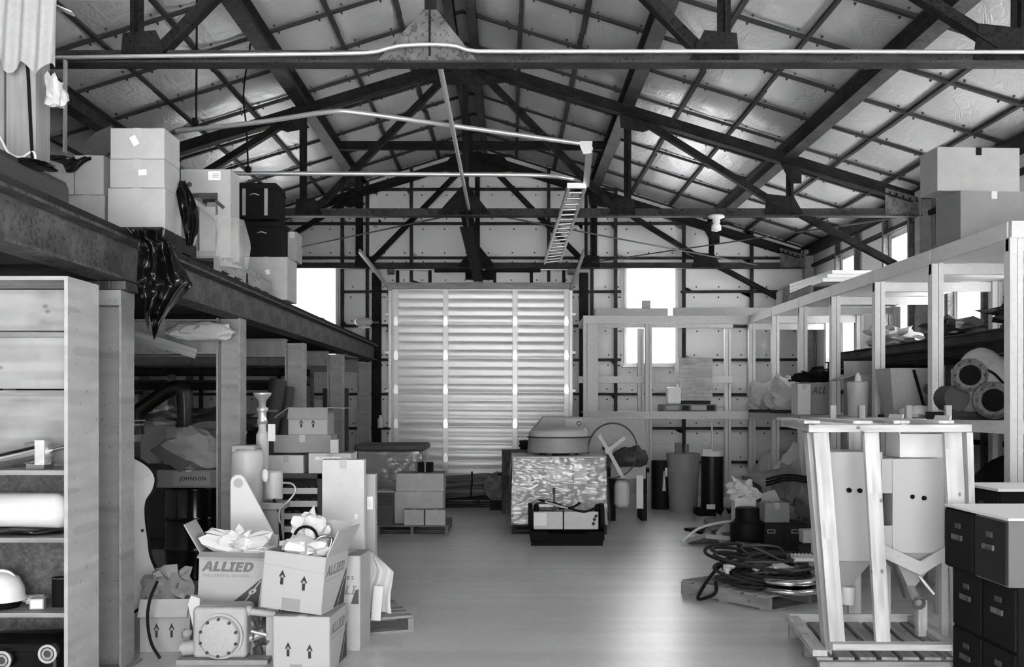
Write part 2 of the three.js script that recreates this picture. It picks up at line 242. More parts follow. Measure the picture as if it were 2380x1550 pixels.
{ // side walls and the front wall behind the camera with its open doorway
  for (const s of [-1, 1]) {
    const w = struct(s < 0 ? 'wall_left' : 'wall_right', s < 0 ? 'insulated side wall behind the mezzanine' : 'insulated side wall with a row of tall windows'), X = s < 0 ? XL : XR, holes = s < 0 ? [] : SIDEWIN;
    const sh = new THREE.Shape(); sh.moveTo(-WD - 0.2, 0); sh.lineTo(FZ + 0.2, 0); sh.lineTo(FZ + 0.2, roofY(X) + 0.1); sh.lineTo(-WD - 0.2, roofY(X) + 0.1); sh.closePath();
    for (const [a, b, c, d] of holes) { const h = new THREE.Path(); h.moveTo(a, c); h.lineTo(a, d); h.lineTo(b, d); h.lineTo(b, c); h.closePath(); sh.holes.push(h); }
    const g = new THREE.ExtrudeGeometry(sh, { depth: 0.2, bevelEnabled: false }); g.rotateY(-Math.PI / 2); g.translate(X + (s > 0 ? 0.2 : 0), 0, 0); pt(w, 'wall_core', boxUV(g), MAT.foilWall);
    const ys = [0.6, 1.24, 1.9, 2.34, 4.26]; for (const y of ys) pt(w, 'girt', bar(V(X - s * 0.05, y, -WD), V(X - s * 0.05, y, FZ), 0.06, 0.06), MAT.steel);
    for (const [a, b] of holes) for (const z of [a - 0.05, b + 0.05]) pt(w, 'stud', bc(0.07, roofY(X) - 0.1, 0.07, X - s * 0.05, (roofY(X) - 0.1) / 2, z), MAT.steelMid);
    for (const d of [7.44, 13.5, 18.7]) pt(w, 'wall_column', wide(V(X - s * 0.12, 0, -d), V(X - s * 0.12, roofY(X) - 0.1, -d), 0.16, 0.2, 0.014, V(1, 0, 0)), MAT.mezz);
    const place = new THREE.Matrix4().makeRotationY(-s * Math.PI / 2).setPosition(X + s * 0.06, 0, 0);
    holes.forEach(([a, b, c, d], i) => { const x0 = s > 0 ? a : -b, x1 = s > 0 ? b : -a; windowUnit((s < 0 ? 10 : 20) + i, (s < 0 ? 'side window behind the mezzanine' : 'side window above the shelf frame') + ', counted as ' + ['first', 'second', 'third', 'fourth', 'fifth', 'sixth', 'seventh'][i] + ' from the back wall', x0, x1, c, d, place); });
  }
  const w = struct('wall_front', 'front gable wall behind the camera with an open doorway');
  const g = new THREE.ExtrudeGeometry(wallShape([XL, XR], [[-2.6, 2.4, 0.001, 4.0]], true), { depth: 0.2, bevelEnabled: false }); g.translate(0, 0, FZ); pt(w, 'wall_core', boxUV(g), MAT.foilWall);
}
{ // roll-up door of six sections
  const d = struct('door_1', 'white ribbed sectional roll-up door'), n = 6, z = -WD + 0.03, H = (DOOR[3] + 0.02) / n, W = DOOR[1] - DOOR[0], xm = (DOOR[0] + DOOR[1]) / 2;
  for (let i = 0; i < n; i++) {
    const pr = []; const ribs = 4, y0 = i * H + 0.004, h = H - 0.008;
    pr.push([0, 0]); for (let k = 0; k < ribs; k++) { const a = h * (k + 0.12) / ribs; pr.push([0.006, a + h * 0.02], [0.006, a + h * 0.14], [0.0, a + h * 0.165], [0.0, a + h * 0.2]); } pr.push([0.004, h]);
    const shp = sheet(1, pr.length - 1, (u, v) => { const q = pr[Math.round(v * (pr.length - 1))]; return V(DOOR[0] + 0.02 + u * (W - 0.04), y0 + q[1], z + q[0]); });
    const s = pt(d, 'door_section', merge(toCreasedNormals(shp, 0.4), bc(W + 0.14, H, 0.03, xm, y0 - 0.004 + H / 2, z - 0.02)), MAT.door);
    for (const px of [921, 1036, 1197, 1316]) pt(s, 'stile', bc(px === 921 || px === 1316 ? 0.09 : 0.1, h - 0.006, 0.014, pxX(px), y0 + h / 2, z + 0.022, 0.004), MAT.door);
    if (i > 0) for (const px of [921, 1036, 1197, 1316]) pt(s, 'hinge', plate([[-0.03, -0.06], [0.03, -0.06], [0.045, 0], [0.03, 0.09], [0, 0.13], [-0.03, 0.09], [-0.045, 0]], 0.012, 0.003).translate(pxX(px), y0, z + 0.045), M(235, { r: 0.3, m: 0.4 }));
  }
  const tr = thing('door_track', 'white guide track of the roll-up door on the mezzanine side', 'door track');
  const t2 = thing('door_track', 'white guide track of the roll-up door on the shelf-frame side', 'door track');
  for (const [o, s, px] of [[tr, -1, 909], [t2, 1, 1326]]) {
    const x = pxX(px);
    pt(o, 'rail', [bc(0.05, DOOR[3] + 0.0, 0.05, x, DOOR[3] / 2, -WD + 0.12), bar(V(x, DOOR[3], -WD + 0.14), P(s < 0 ? 834 : 1358, 582, 17.6), 0.05, 0.06)], MAT.galv);
    const q = P(s < 0 ? 830 : 1362, 588, 17.6); pt(o, 'hanger', bc(0.05, roofY(q.x) - q.y, 0.05, q.x, (roofY(q.x) + q.y) / 2 - 0.04, q.z), MAT.steelDark);
    for (let k = 0; k < 5; k++) pt(o, 'bracket', bc(0.1, 0.05, 0.1, x + s * 0.04, 0.5 + k * 0.72, -WD + 0.08), MAT.galv);
  }
  const op = thing('door_operator', 'dark torsion spring shaft with motor box above the roll-up door', 'door opener'), yS = pxY(630);
  pt(op, 'shaft', rod(V(pxX(905), yS, -WD + 0.24), V(pxX(1332), yS, -WD + 0.24), 0.017), MAT.galv);
  pt(op, 'spring', rod(V(pxX(1012), yS, -WD + 0.24), V(pxX(1100), yS, -WD + 0.24), 0.055, 14), MAT.steelDark); pt(op, 'spring', rod(V(pxX(1128), yS, -WD + 0.24), V(pxX(1255), yS, -WD + 0.24), 0.055, 14), MAT.steelDark);
  for (const px of [912, 1325]) pt(op, 'cable_drum', rod(V(pxX(px) - 0.06, yS, -WD + 0.24), V(pxX(px) + 0.06, yS, -WD + 0.24), 0.1, 18), MAT.steelMid);
  pt(op, 'motor_box', bc(0.52, 0.13, 0.2, pxX(1115), pxY(645), -WD + 0.24, 0.01), MAT.black); pt(op, 'mounting_plate', plate([[-0.3, -0.05], [0.3, -0.05], [0.12, 0.2], [-0.12, 0.2]], 0.02).translate(pxX(1115), yS, -WD + 0.2), MAT.steelDark);
}
// -- trusses
function truss(D, label, rivets) {
  const t = thing('roof_truss', label, 'roof truss'), Y = 4.27, z = -D, n = (x, y) => V(RX + x, y, z), topY = (x) => 6.3 - 0.305 * Math.abs(x), E = 6.0;
  for (const s of [-1, 1]) {
    pt(t, 'top_chord', tee(n(0, topY(0)), n(s * E, topY(E)), 0.15, 0.15), MAT.steelDark);
    pt(t, 'web_diagonal', tee(n(s * 0.2, topY(0.2) - 0.08), n(s * 2.0, Y + 0.05), 0.1, 0.09), MAT.steelDark);
    pt(t, 'web_vertical', tee(n(s * 2.18, topY(2.18)), n(s * 2.18, Y), 0.1, 0.08, V(0, 0, 1)), MAT.steelDark);
    pt(t, 'web_diagonal', tee(n(s * 2.3, topY(2.3) - 0.05), n(s * 4.2, Y + 0.1), 0.1, 0.09), MAT.steelDark);
    pt(t, 'web_vertical', tee(n(s * 4.36, topY(4.36)), n(s * 4.36, Y), 0.1, 0.07, V(0, 0, 1)), MAT.steelDark);
    pt(t, 'gusset', plate([[-0.12, 0.06], [0.42 * s, -0.06 ], [0.42 * s, -0.2], [0.2 * s, -0.28], [-0.1 * s, -0.22]], 0.012).translate(RX + s * 2.18, topY(2.18) - 0.02, z + 0.03), MAT.steelDark);
    pt(t, 'gusset', plate([[-0.28 * s, -0.05], [0.1 * s, -0.05], [0.08 * s, 0.17], [-0.16 * s, 0.19]], 0.012).translate(RX + s * 2.18, Y, z + 0.03), MAT.steelDark);
    pt(t, 'gusset', plate([[-0.3 * s, -0.05], [0.24 * s, -0.05], [0.1 * s, 0.2], [-0.26 * s, 0.24]], 0.012).translate(RX + s * 4.3, Y, z + 0.03), MAT.steelDark);
    pt(t, 'gusset', plate([[0.0, -0.06], [0.14 * s, -0.06], [0.14 * s, 0.26], [-0.14 * s, 0.26], [-0.14 * s, 0.2]], 0.012).translate(RX + s * 4.36, topY(4.36) - 0.26, z + 0.03), MAT.steelDark);
    const eg = pt(t, 'end_gusset', plate([[5.62 * s, -0.06], [6.1 * s, -0.06], [6.1 * s, topY(5.9) - Y - 0.05], [5.62 * s, topY(5.6) - Y]], 0.012).translate(RX, Y, z + 0.03), MAT.steelMid);
    for (let k = 0; k < 5; k++) pt(eg, 'rivet', new THREE.SphereGeometry(0.017, 8, 6).translate(RX + s * (5.68 + k * 0.09), topY(5.68 + k * 0.09) - 0.04, z + 0.035), MAT.steelDark);
    pt(t, 'knee_brace', tee(n(s * 4.5, Y - 0.02), n(s * 6.2, 3.35), 0.1, 0.09), MAT.steelDark);
  }
  pt(t, 'bottom_chord', [bc(2 * E + 0.2, 0.016, 0.15, RX, Y - 0.055, z), bc(2 * E + 0.2, 0.1, 0.018, RX, Y, z)], MAT.steel);
  pt(t, 'king_post', tee(n(0, topY(0)), n(0, Y), 0.09, 0.1, V(0, 0, 1)), MAT.steelDark);
  pt(t, 'ridge_gusset', plate([[-0.7, -0.25], [-0.3, -0.3], [0.3, -0.3], [0.7, -0.25], [0.5, 0.0], [0, 0.12], [-0.5, 0.0]], 0.012).translate(RX, 6.27, z + 0.03), MAT.steelDark);
  pt(t, 'centre_gusset', plate([[-0.4, -0.05], [0.36, -0.05], [0.05, 0.34], [-0.05, 0.34]], 0.014).translate(RX, Y, z + 0.03), rivets ? MAT.steelMid : MAT.steelDark);
  return t;
}
const truss1 = truss(7.44, 'nearest riveted steel roof truss, crossing the top of the view', true);
truss(13.5, 'middle steel roof truss over the aisle', false);
truss(18.72, 'far steel roof truss against the back gable wall', false);
{ // light conduit clipped along the near truss, stepping over its centre plate
  const y = 4.345, z = -7.33; const q = (px, py) => P(px, py, 7.33);
  solo('conduit', 'bright metal conduit along the nearest truss, stepping up over its centre plate', 'conduit', tube([q(130, 134), q(500, 128), q(860, 122), q(880, 119), q(925, 107), q(1055, 106), q(1092, 118), q(1120, 119), q(1700, 119), q(2420, 121), q(2930, 122)], 0.016, 120, 8), MAT.alu);
  solo('hanging_strap', 'pale flat strap hanging from the end of the nearest truss above the cartons', 'strap', bar(P(152, 140, 7.3), P(151, 356, 7.3), 0.045, 0.012), MAT.grey);
}
{ // bracing along the middle line
  solo('brace_pipe', 'thin pale pipe running from the nearest truss back to the middle truss', 'pipe', rod(V(-0.52, 4.27, -7.5), V(-0.53, 4.3, -13.4), 0.022), MAT.grey);
  const b = thing('monorail_beam', 'dark steel monorail beam running from the middle truss to the roll-up door', 'beam');
  pt(b, 'beam', wide(V(RX + 0.02, 4.14, -13.3), V(RX + 0.02, 4.06, -18.6), 0.17, 0.22), MAT.steelDark);
  solo('cross_pipe', 'bent pale pipe spanning the roof space in front of the middle truss', 'pipe', tube([P(410, 305, 9.6), P(600, 284, 9.3), P(780, 259, 9.1), P(820, 261, 9.1), P(1050, 292, 9.4), P(1345, 333, 10.2)], 0.024, 60), MAT.alu);
  solo('straight_pipe', 'straight pale pipe spanning the roof space below the bent pipe', 'pipe', tube([P(528, 403, 11.5), P(1000, 405, 11.5), P(1280, 409, 11.5), P(1330, 416, 11.7)], 0.026, 30), MAT.alu);
  const br = thing('pipe_bracket', 'pale metal bracket joining the ends of the two overhead pipes', 'bracket');
  pt(br, 'plate', plate([[0, 0], [0.14, 0.0], [0.13, -0.12], [0.05, -0.13], [0.02, -0.06]], 0.03).translate(P(1345, 330, 10.2).x, P(1345, 328, 10.2).y, -10.2), MAT.galv);
  pt(br, 'arm', bar(P(1370, 345, 10.2), P(1362, 432, 11.6), 0.07, 0.03), MAT.galv);
  const la = thing('ladder', 'aluminium ladder lying flat across the bottom chords near the roll-up door', 'ladder'), A0 = P(1322, 433, 11.55), A1 = P(1360, 433, 11.55), B0 = P(1266, 610, 18.2), B1 = P(1302, 606, 18.2);
  pt(la, 'rail', bar(A0, B0, 0.03, 0.07), MAT.alu); pt(la, 'rail', bar(A1, B1, 0.03, 0.07), MAT.alu);
  for (let k = 0; k <= 18; k++) { const u = k / 18; pt(la, 'rung', rod(A0.clone().lerp(B0, u), A1.clone().lerp(B1, u), 0.015, 6), MAT.alu); }
  pt(la, 'end_bar', bar(P(1318, 432, 11.5), P(1362, 432, 11.5), 0.05, 0.06), MAT.alu);
  solo('hanging_rod', 'thin dark rod with a clamp hanging from the roof to the bent pipe', 'rod', [rod(V(P(458, 280, 9.5).x, 5.72, -9.5), P(456, 290, 9.5), 0.01, 6), lump(0.035, 0.04, 0.035, 0.2, 4, 2).translate(...P(452, 284, 9.5).toArray())], MAT.black);
  solo('hanging_rod', 'thin dark rod with a clamp hanging from the roof to the straight pipe', 'rod', [tube([V(P(582, 160, 11.4).x, 5.78, -11.4), P(566, 220, 11.4), P(573, 300, 11.4), P(577, 395, 11.4)], 0.01, 20, 6), lump(0.04, 0.04, 0.04, 0.2, 6, 2).translate(...P(577, 394, 11.4).toArray())], MAT.black);
  // thin diagonal tie rods in the plane of the bottom chords
  const tie = (l, a, b) => solo('tie_rod', l, 'tie rod', rod(a, b, 0.012, 6), MAT.steelMid);
  tie('thin tie rod rising towards the side windows beyond the middle truss', P(1375, 610, 18.6), P(2110, 502, 13.7)); tie('thin tie rod falling from the middle truss towards the far gable window', P(1140, 498, 13.6), P(1760, 616, 18.6));
  tie('thin tie rod rising from the boxes towards the middle of the truss', P(650, 585, 17.5), P(1050, 500, 13.6));
  const l = thing('pendant_lamp', 'small white lamp holder with bulb under the middle truss', 'lamp', P(1665, 497, 13.4));
  pt(l, 'holder', lathe([[0.0, 0.0], [0.1, -0.02], [0.11, -0.05], [0.05, -0.07], [0.05, -0.12], [0.0, -0.12]], 20), MAT.paper); pt(l, 'bulb', lathe([[0.03, -0.12], [0.065, -0.16], [0.065, -0.22], [0.0, -0.24]], 16), MAT.whiteGloss);
}
// ================================================================ printed faces
function cv(w, h, draw) { const c = document.createElement('canvas'); c.width = w; c.height = h; const g = c.getContext('2d'); draw(g, w, h); const t = new THREE.CanvasTexture(c); t.colorSpace = THREE.SRGBColorSpace; return t; }
const gs = (v) => `rgb(${v},${v},${v})`;
function printMat(tx, r = 0.85) { const m = new THREE.MeshStandardMaterial({ map: tx, roughness: r, side: THREE.DoubleSide }); return m; }
function arrow(g, x, y, s, v = 40) { g.fillStyle = gs(v); g.beginPath(); g.moveTo(x, y - s); g.lineTo(x + 0.5 * s, y - 0.1 * s); g.lineTo(x + 0.22 * s, y - 0.1 * s); g.lineTo(x + 0.22 * s, y + 0.9 * s); g.lineTo(x - 0.22 * s, y + 0.9 * s); g.lineTo(x - 0.22 * s, y - 0.1 * s); g.lineTo(x - 0.5 * s, y - 0.1 * s); g.closePath(); g.fill(); g.fillStyle = gs(150); g.beginPath(); g.arc(x, y - 0.18 * s, 0.2 * s, 0, 7); g.fill(); }
const CB = 172;
const faceMover = cv(512, 420, (g, w, h) => {
  g.fillStyle = gs(CB); g.fillRect(0, 0, w, h); g.fillStyle = gs(112); g.font = 'italic bold 104px sans-serif'; g.save(); g.translate(18, 136); g.scale(1.06, 0.95); g.fillText('ALLIED', 0, 0); g.lineWidth = 7; g.strokeStyle = gs(112); g.strokeText('ALLIED', 0, 0); g.restore();
  g.font = 'bold 33px sans-serif'; g.fillStyle = gs(140); g.fillText('THE CAREFUL MOVERS...', 18, 182);
  g.fillStyle = gs(70); g.beginPath(); g.moveTo(455, 190); g.lineTo(462, 190); g.lineTo(440, 408); g.lineTo(236, 390); g.closePath(); g.fill();
  g.strokeStyle = gs(CB + 8); g.lineWidth = 9; g.beginPath(); g.moveTo(456, 200); g.lineTo(320, 402); g.stroke(); g.fillStyle = gs(CB); g.beginPath(); g.ellipse(396, 290, 32, 17, -0.5, 0, 7); g.fill(); g.fillStyle = gs(70); g.beginPath(); g.arc(396, 290, 8, 0, 7); g.fill();
});
const faceArrows = cv(384, 320, (g, w, h) => { g.fillStyle = gs(CB); g.fillRect(0, 0, w, h); g.strokeStyle = gs(CB - 22); g.lineWidth = 3; g.beginPath(); g.moveTo(0, 70); g.lineTo(w, 88); g.stroke(); arrow(g, 120, 140, 44); arrow(g, 262, 158, 44); g.fillStyle = gs(CB - 28); g.fillRect(130, 252, 120, 68); });
const faceArrowsLow = cv(384, 320, (g, w, h) => { g.fillStyle = gs(CB); g.fillRect(0, 0, w, h); arrow(g, 100, 190, 44); arrow(g, 250, 200, 44); g.fillStyle = gs(CB - 28); g.fillRect(110, 276, 90, 44); });
const faceMoverSide = cv(384, 384, (g, w, h) => { g.fillStyle = gs(CB - 6); g.fillRect(0, 0, w, h); g.fillStyle = gs(112); g.font = 'italic bold 92px sans-serif'; g.fillText('ALLIED', 20, 130); g.lineWidth = 5; g.strokeStyle = gs(112); g.strokeText('ALLIED', 20, 130); g.font = 'bold 24px sans-serif'; g.fillStyle = gs(140); g.fillText('THE CAREFUL MOVERS...', 22, 168); g.fillStyle = gs(60); g.beginPath(); g.moveTo(372, 130); g.lineTo(384, 130); g.lineTo(384, 384); g.lineTo(190, 384); g.closePath(); g.fill(); g.strokeStyle = gs(CB); g.lineWidth = 9; g.beginPath(); g.moveTo(370, 170); g.lineTo(260, 384); g.stroke(); });
const faceOver = cv(256, 384, (g, w, h) => { g.fillStyle = gs(CB); g.fillRect(0, 0, w, h); g.fillStyle = gs(96); g.font = 'bold 42px sans-serif'; g.fillText('OVER S', 76, 190); g.fillStyle = gs(120); g.font = 'italic bold 100px sans-serif'; g.fillText('ALLI', 14, 308); g.fillStyle = gs(70); g.beginPath(); g.moveTo(230, 270); g.lineTo(256, 262); g.lineTo(256, 384); g.lineTo(190, 384); g.fill(); });
const facePlainArrows = cv(256, 200, (g, w, h) => { g.fillStyle = gs(150); g.fillRect(0, 0, w, h); arrow(g, 84, 120, 30); arrow(g, 164, 120, 30); });
const faceJohn = cv(256, 96, (g, w, h) => { g.fillStyle = gs(120); g.fillRect(0, 0, w, h); g.fillStyle = gs(46); g.font = 'bold 40px sans-serif'; g.fillText('JOHNSON', 44, 62); });
const faceAllShelf = cv(192, 192, (g, w, h) => { g.fillStyle = gs(120); g.fillRect(0, 0, w, h); g.fillStyle = gs(60); g.font = 'italic bold 60px sans-serif'; g.fillText('ALL', 50, 66); });
const sticker = cv(128, 96, (g, w, h) => { g.fillStyle = gs(232); g.fillRect(0, 0, w, h); g.strokeStyle = gs(170); g.lineWidth = 5; for (let i = 0; i < 4; i++) { g.beginPath(); g.moveTo(20 + i * 24, 78); g.lineTo(34 + i * 24, 22 + (i % 2) * 20); g.stroke(); } });
const labelLines = cv(128, 96, (g, w, h) => { g.fillStyle = gs(236); g.fillRect(0, 0, w, h); g.fillStyle = gs(150); for (let i = 0; i < 3; i++) g.fillRect(44, 24 + i * 18, 70, 7); });
const handWriting = cv(256, 192, (g, w, h) => { g.fillStyle = gs(168); g.fillRect(0, 0, w, h); g.strokeStyle = gs(132); g.lineWidth = 3; for (let r = 0; r < 2; r++) for (let i = 0; i < 9; i++) { g.beginPath(); g.arc(40 + i * 20, 70 + r * 50, 6 + (i * 7 % 5), 0.4, 5 - (i % 3)); g.stroke(); } });
const PM = { mover: printMat(faceMover), arrows: printMat(faceArrows), arrowsLow: printMat(faceArrowsLow), side: printMat(faceMoverSide), over: printMat(faceOver), plain: printMat(facePlainArrows), john: printMat(faceJohn), shelf: printMat(faceAllShelf), sticker: printMat(sticker, 0.6), label: printMat(labelLines, 0.6), hand: printMat(handWriting) };
function face(parent, name, w, h, m, pos, ry = 0, rz = 0) { const g = new THREE.PlaneGeometry(w, h); if (rz) g.rotateZ(rz); g.rotateY(ry); g.translate(pos[0], pos[1], pos[2]); const o = new THREE.Mesh(g, m); o.name = name; o.castShadow = o.receiveShadow = true; parent.add(o); return o; }
// ---------------------------------------------------------------- cartons: origin at the middle of the base, front towards +z
function carton(label, w, h, d, pos, o = {}) {
  const t = thing(o.name ?? 'carton', label, o.cat ?? 'carton', pos, o.turn ?? 0, o.group), m = o.m ?? MAT.card, k = 0.008; if (o.rz) t.rotation.z = o.rz;
  if (o.open) {
    pt(t, 'box', [bc(w, h, k, 0, h / 2, d / 2 - k / 2), bc(w, h, k, 0, h / 2, -d / 2 + k / 2), bc(k, h, d - 2 * k, w / 2 - k / 2, h / 2, 0), bc(k, h, d - 2 * k, -w / 2 + k / 2, h / 2, 0), bc(w - 2 * k, k, d - 2 * k, 0, k / 2 + 0.001, 0)], m);
    const fl = (name, len, wd, ang, ry, x, z) => { const g = bc(wd, len, k, 0, len / 2, 0); g.rotateX(ang); g.rotateY(ry); g.translate(x, h, z); pt(t, name, g, m); };
    const f = o.open; // angles of the flaps front, back, left, right, measured outwards from upright
    if (f[0] != null) fl('flap', f[4] ?? d * 0.45, w * 0.98, f[0], 0, 0, d / 2); if (f[1] != null) fl('flap', f[4] ?? d * 0.45, w * 0.98, f[1], Math.PI, 0, -d / 2);
    if (f[2] != null) fl('flap', w * 0.45, d * 0.96, f[2], -Math.PI / 2, -w / 2, 0); if (f[3] != null) fl('flap', w * 0.45, d * 0.96, f[3], Math.PI / 2, w / 2, 0);
  } else {
    pt(t, 'box', bx(w, h, d, 0, 0, 0, 0.006), m);
    pt(t, 'tape', [bc(0.055, 0.0015, d, 0, h + 0.0005, 0), bc(0.055, 0.07, 0.0015, 0, h - 0.035, d / 2 + 0.0006)], o.tape ?? M(164, { r: 0.6 }));
    pt(t, 'lid_seam', bc(w * 0.996, 0.003, d * 0.996, 0, h - 0.0014, 0), MAT.cardDark);
  }
  if (o.front) face(t, 'printed_face', w - 0.012, h - 0.012, o.front, [0, h / 2, d / 2 + 0.0016]);
  if (o.side) face(t, 'printed_face', d - 0.012, h - 0.012, o.side, [w / 2 + 0.0016, h / 2, 0], Math.PI / 2);
  for (const s of o.stickers ?? []) face(t, 'sticker', s[2], s[3], s[5] ?? PM.sticker, [s[0], s[1], d / 2 + 0.003], 0, s[4] ?? 0);
  return t;
}
const R = (px0, py0, px1, py1, D, depth) => { const a = P(px0, py1, D), b = P(px1, py0, D); return [b.x - a.x, b.y - a.y, depth, V((a.x + b.x) / 2, a.y, -D - depth / 2)]; };   // a box whose front face was measured in the photograph
const rc = (label, r, o) => carton(label, r[0], r[1], r[2], r[3], o);
// ---------------------------------------------------------------- pallets: origin at the middle of the base
function pallet(label, pos, w = 1.1, d = 1.0, o = {}) {
  const t = thing('pallet', label, 'pallet', pos, o.turn ?? 0), m = o.m ?? MAT.woodOld, n = o.n ?? 7, h = o.h ?? 0.13;
  for (let i = 0; i < n; i++) pt(t, 'deck_board', bc(w, 0.018, d / n * 0.72, 0, h - 0.009, -d / 2 + d * (i + 0.5) / n + rr(-0.005, 0.005)), m);
  for (const x of [-1, 0, 1]) pt(t, 'stringer', bc(0.04, h - 0.038, d, x * (w / 2 - 0.02), h / 2, 0), m);
  for (const z of [-1, 0, 1]) pt(t, 'bottom_board', bc(w, 0.018, 0.1, 0, 0.01, z * (d / 2 - 0.05)), m);
  return t;
}
// stretch film round a load standing on y = 0: crumpled sheets on the four sides
function filmWrap(parent, w, h, d, amp, sd) {
  const side = (L, ry, off, k) => { const g = sheet(Math.round(L * 60), Math.round(h * 50), (u, v) => { const x = (u - 0.5) * L, n = vn(x * 9 + v * h * 7 + 20, v * h * 26 - x * 8 + 40, 512, sd + k) + 0.5 * vn(x * 34 + 60, v * h * 40 + 20, 512, sd + k + 5) - 0.75; return V(x * (1 + 0.03 * (1 - v)), v * h, off + amp * (0.6 + n) + 0.07 * h * (1 - v)); }); g.rotateY(ry); pt(parent, 'film', g, MAT.film); };
  side(w, 0, d / 2, 1); side(w, Math.PI, d / 2, 2); side(d, Math.PI / 2, w / 2, 3); side(d, -Math.PI / 2, w / 2, 4);
}
// ================================================================ mezzanine
const MX = -2.43, DECK = 2.83;
{
  const t = thing('mezzanine', 'grey steel mezzanine platform with wide-flange columns along the aisle', 'mezzanine');
  pt(t, 'edge_beam', wide(V(MX - 0.1, 2.64, -3.6), V(MX - 0.1, 2.64, -18.85), 0.2, 0.28, 0.018), MAT.mezzRust);
  pt(t, 'inner_beam', wide(V(XL + 0.4, 2.64, -3.6), V(XL + 0.4, 2.64, -18.85), 0.2, 0.28, 0.018), MAT.mezzRust);
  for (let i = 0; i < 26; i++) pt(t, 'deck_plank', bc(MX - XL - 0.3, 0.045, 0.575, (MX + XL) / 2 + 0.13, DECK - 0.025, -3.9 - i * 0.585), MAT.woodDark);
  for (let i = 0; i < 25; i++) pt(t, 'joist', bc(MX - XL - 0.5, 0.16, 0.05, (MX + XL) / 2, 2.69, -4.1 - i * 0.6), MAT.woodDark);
  for (const D of [6.45, 9.3, 12.15, 15.0, 17.95]) {
    const z = -D - 0.11, c = pt(t, 'column', wide(V(-2.59, 0.016, z), V(-2.59, D < 7 ? 2.34 : D < 10 ? 2.5 : 2.44, z), 0.22, 0.22, 0.016, V(1, 0, 0)), MAT.mezz);
    pt(c, 'base_plate', bc(0.3, 0.016, 0.3, -2.59, 0.008, z), MAT.mezz);
    if (D < 7) { pt(c, 'spacer_block', bc(0.22, 0.1, 0.24, -2.59, 2.39, z, 0.004), MAT.mezz); pt(c, 'cap_plate', bc(0.26, 0.055, 0.28, -2.57, 2.468, z, 0.004), MAT.mezzRust); }
    if (D > 7) pt(t, 'cross_beam', wide(V(-2.7, D < 10 ? 2.33 : 2.38, z), V(XL + 0.3, D < 10 ? 2.33 : 2.38, z), 0.18, D < 10 ? 0.32 : 0.22, 0.016), MAT.mezz);
  }
}
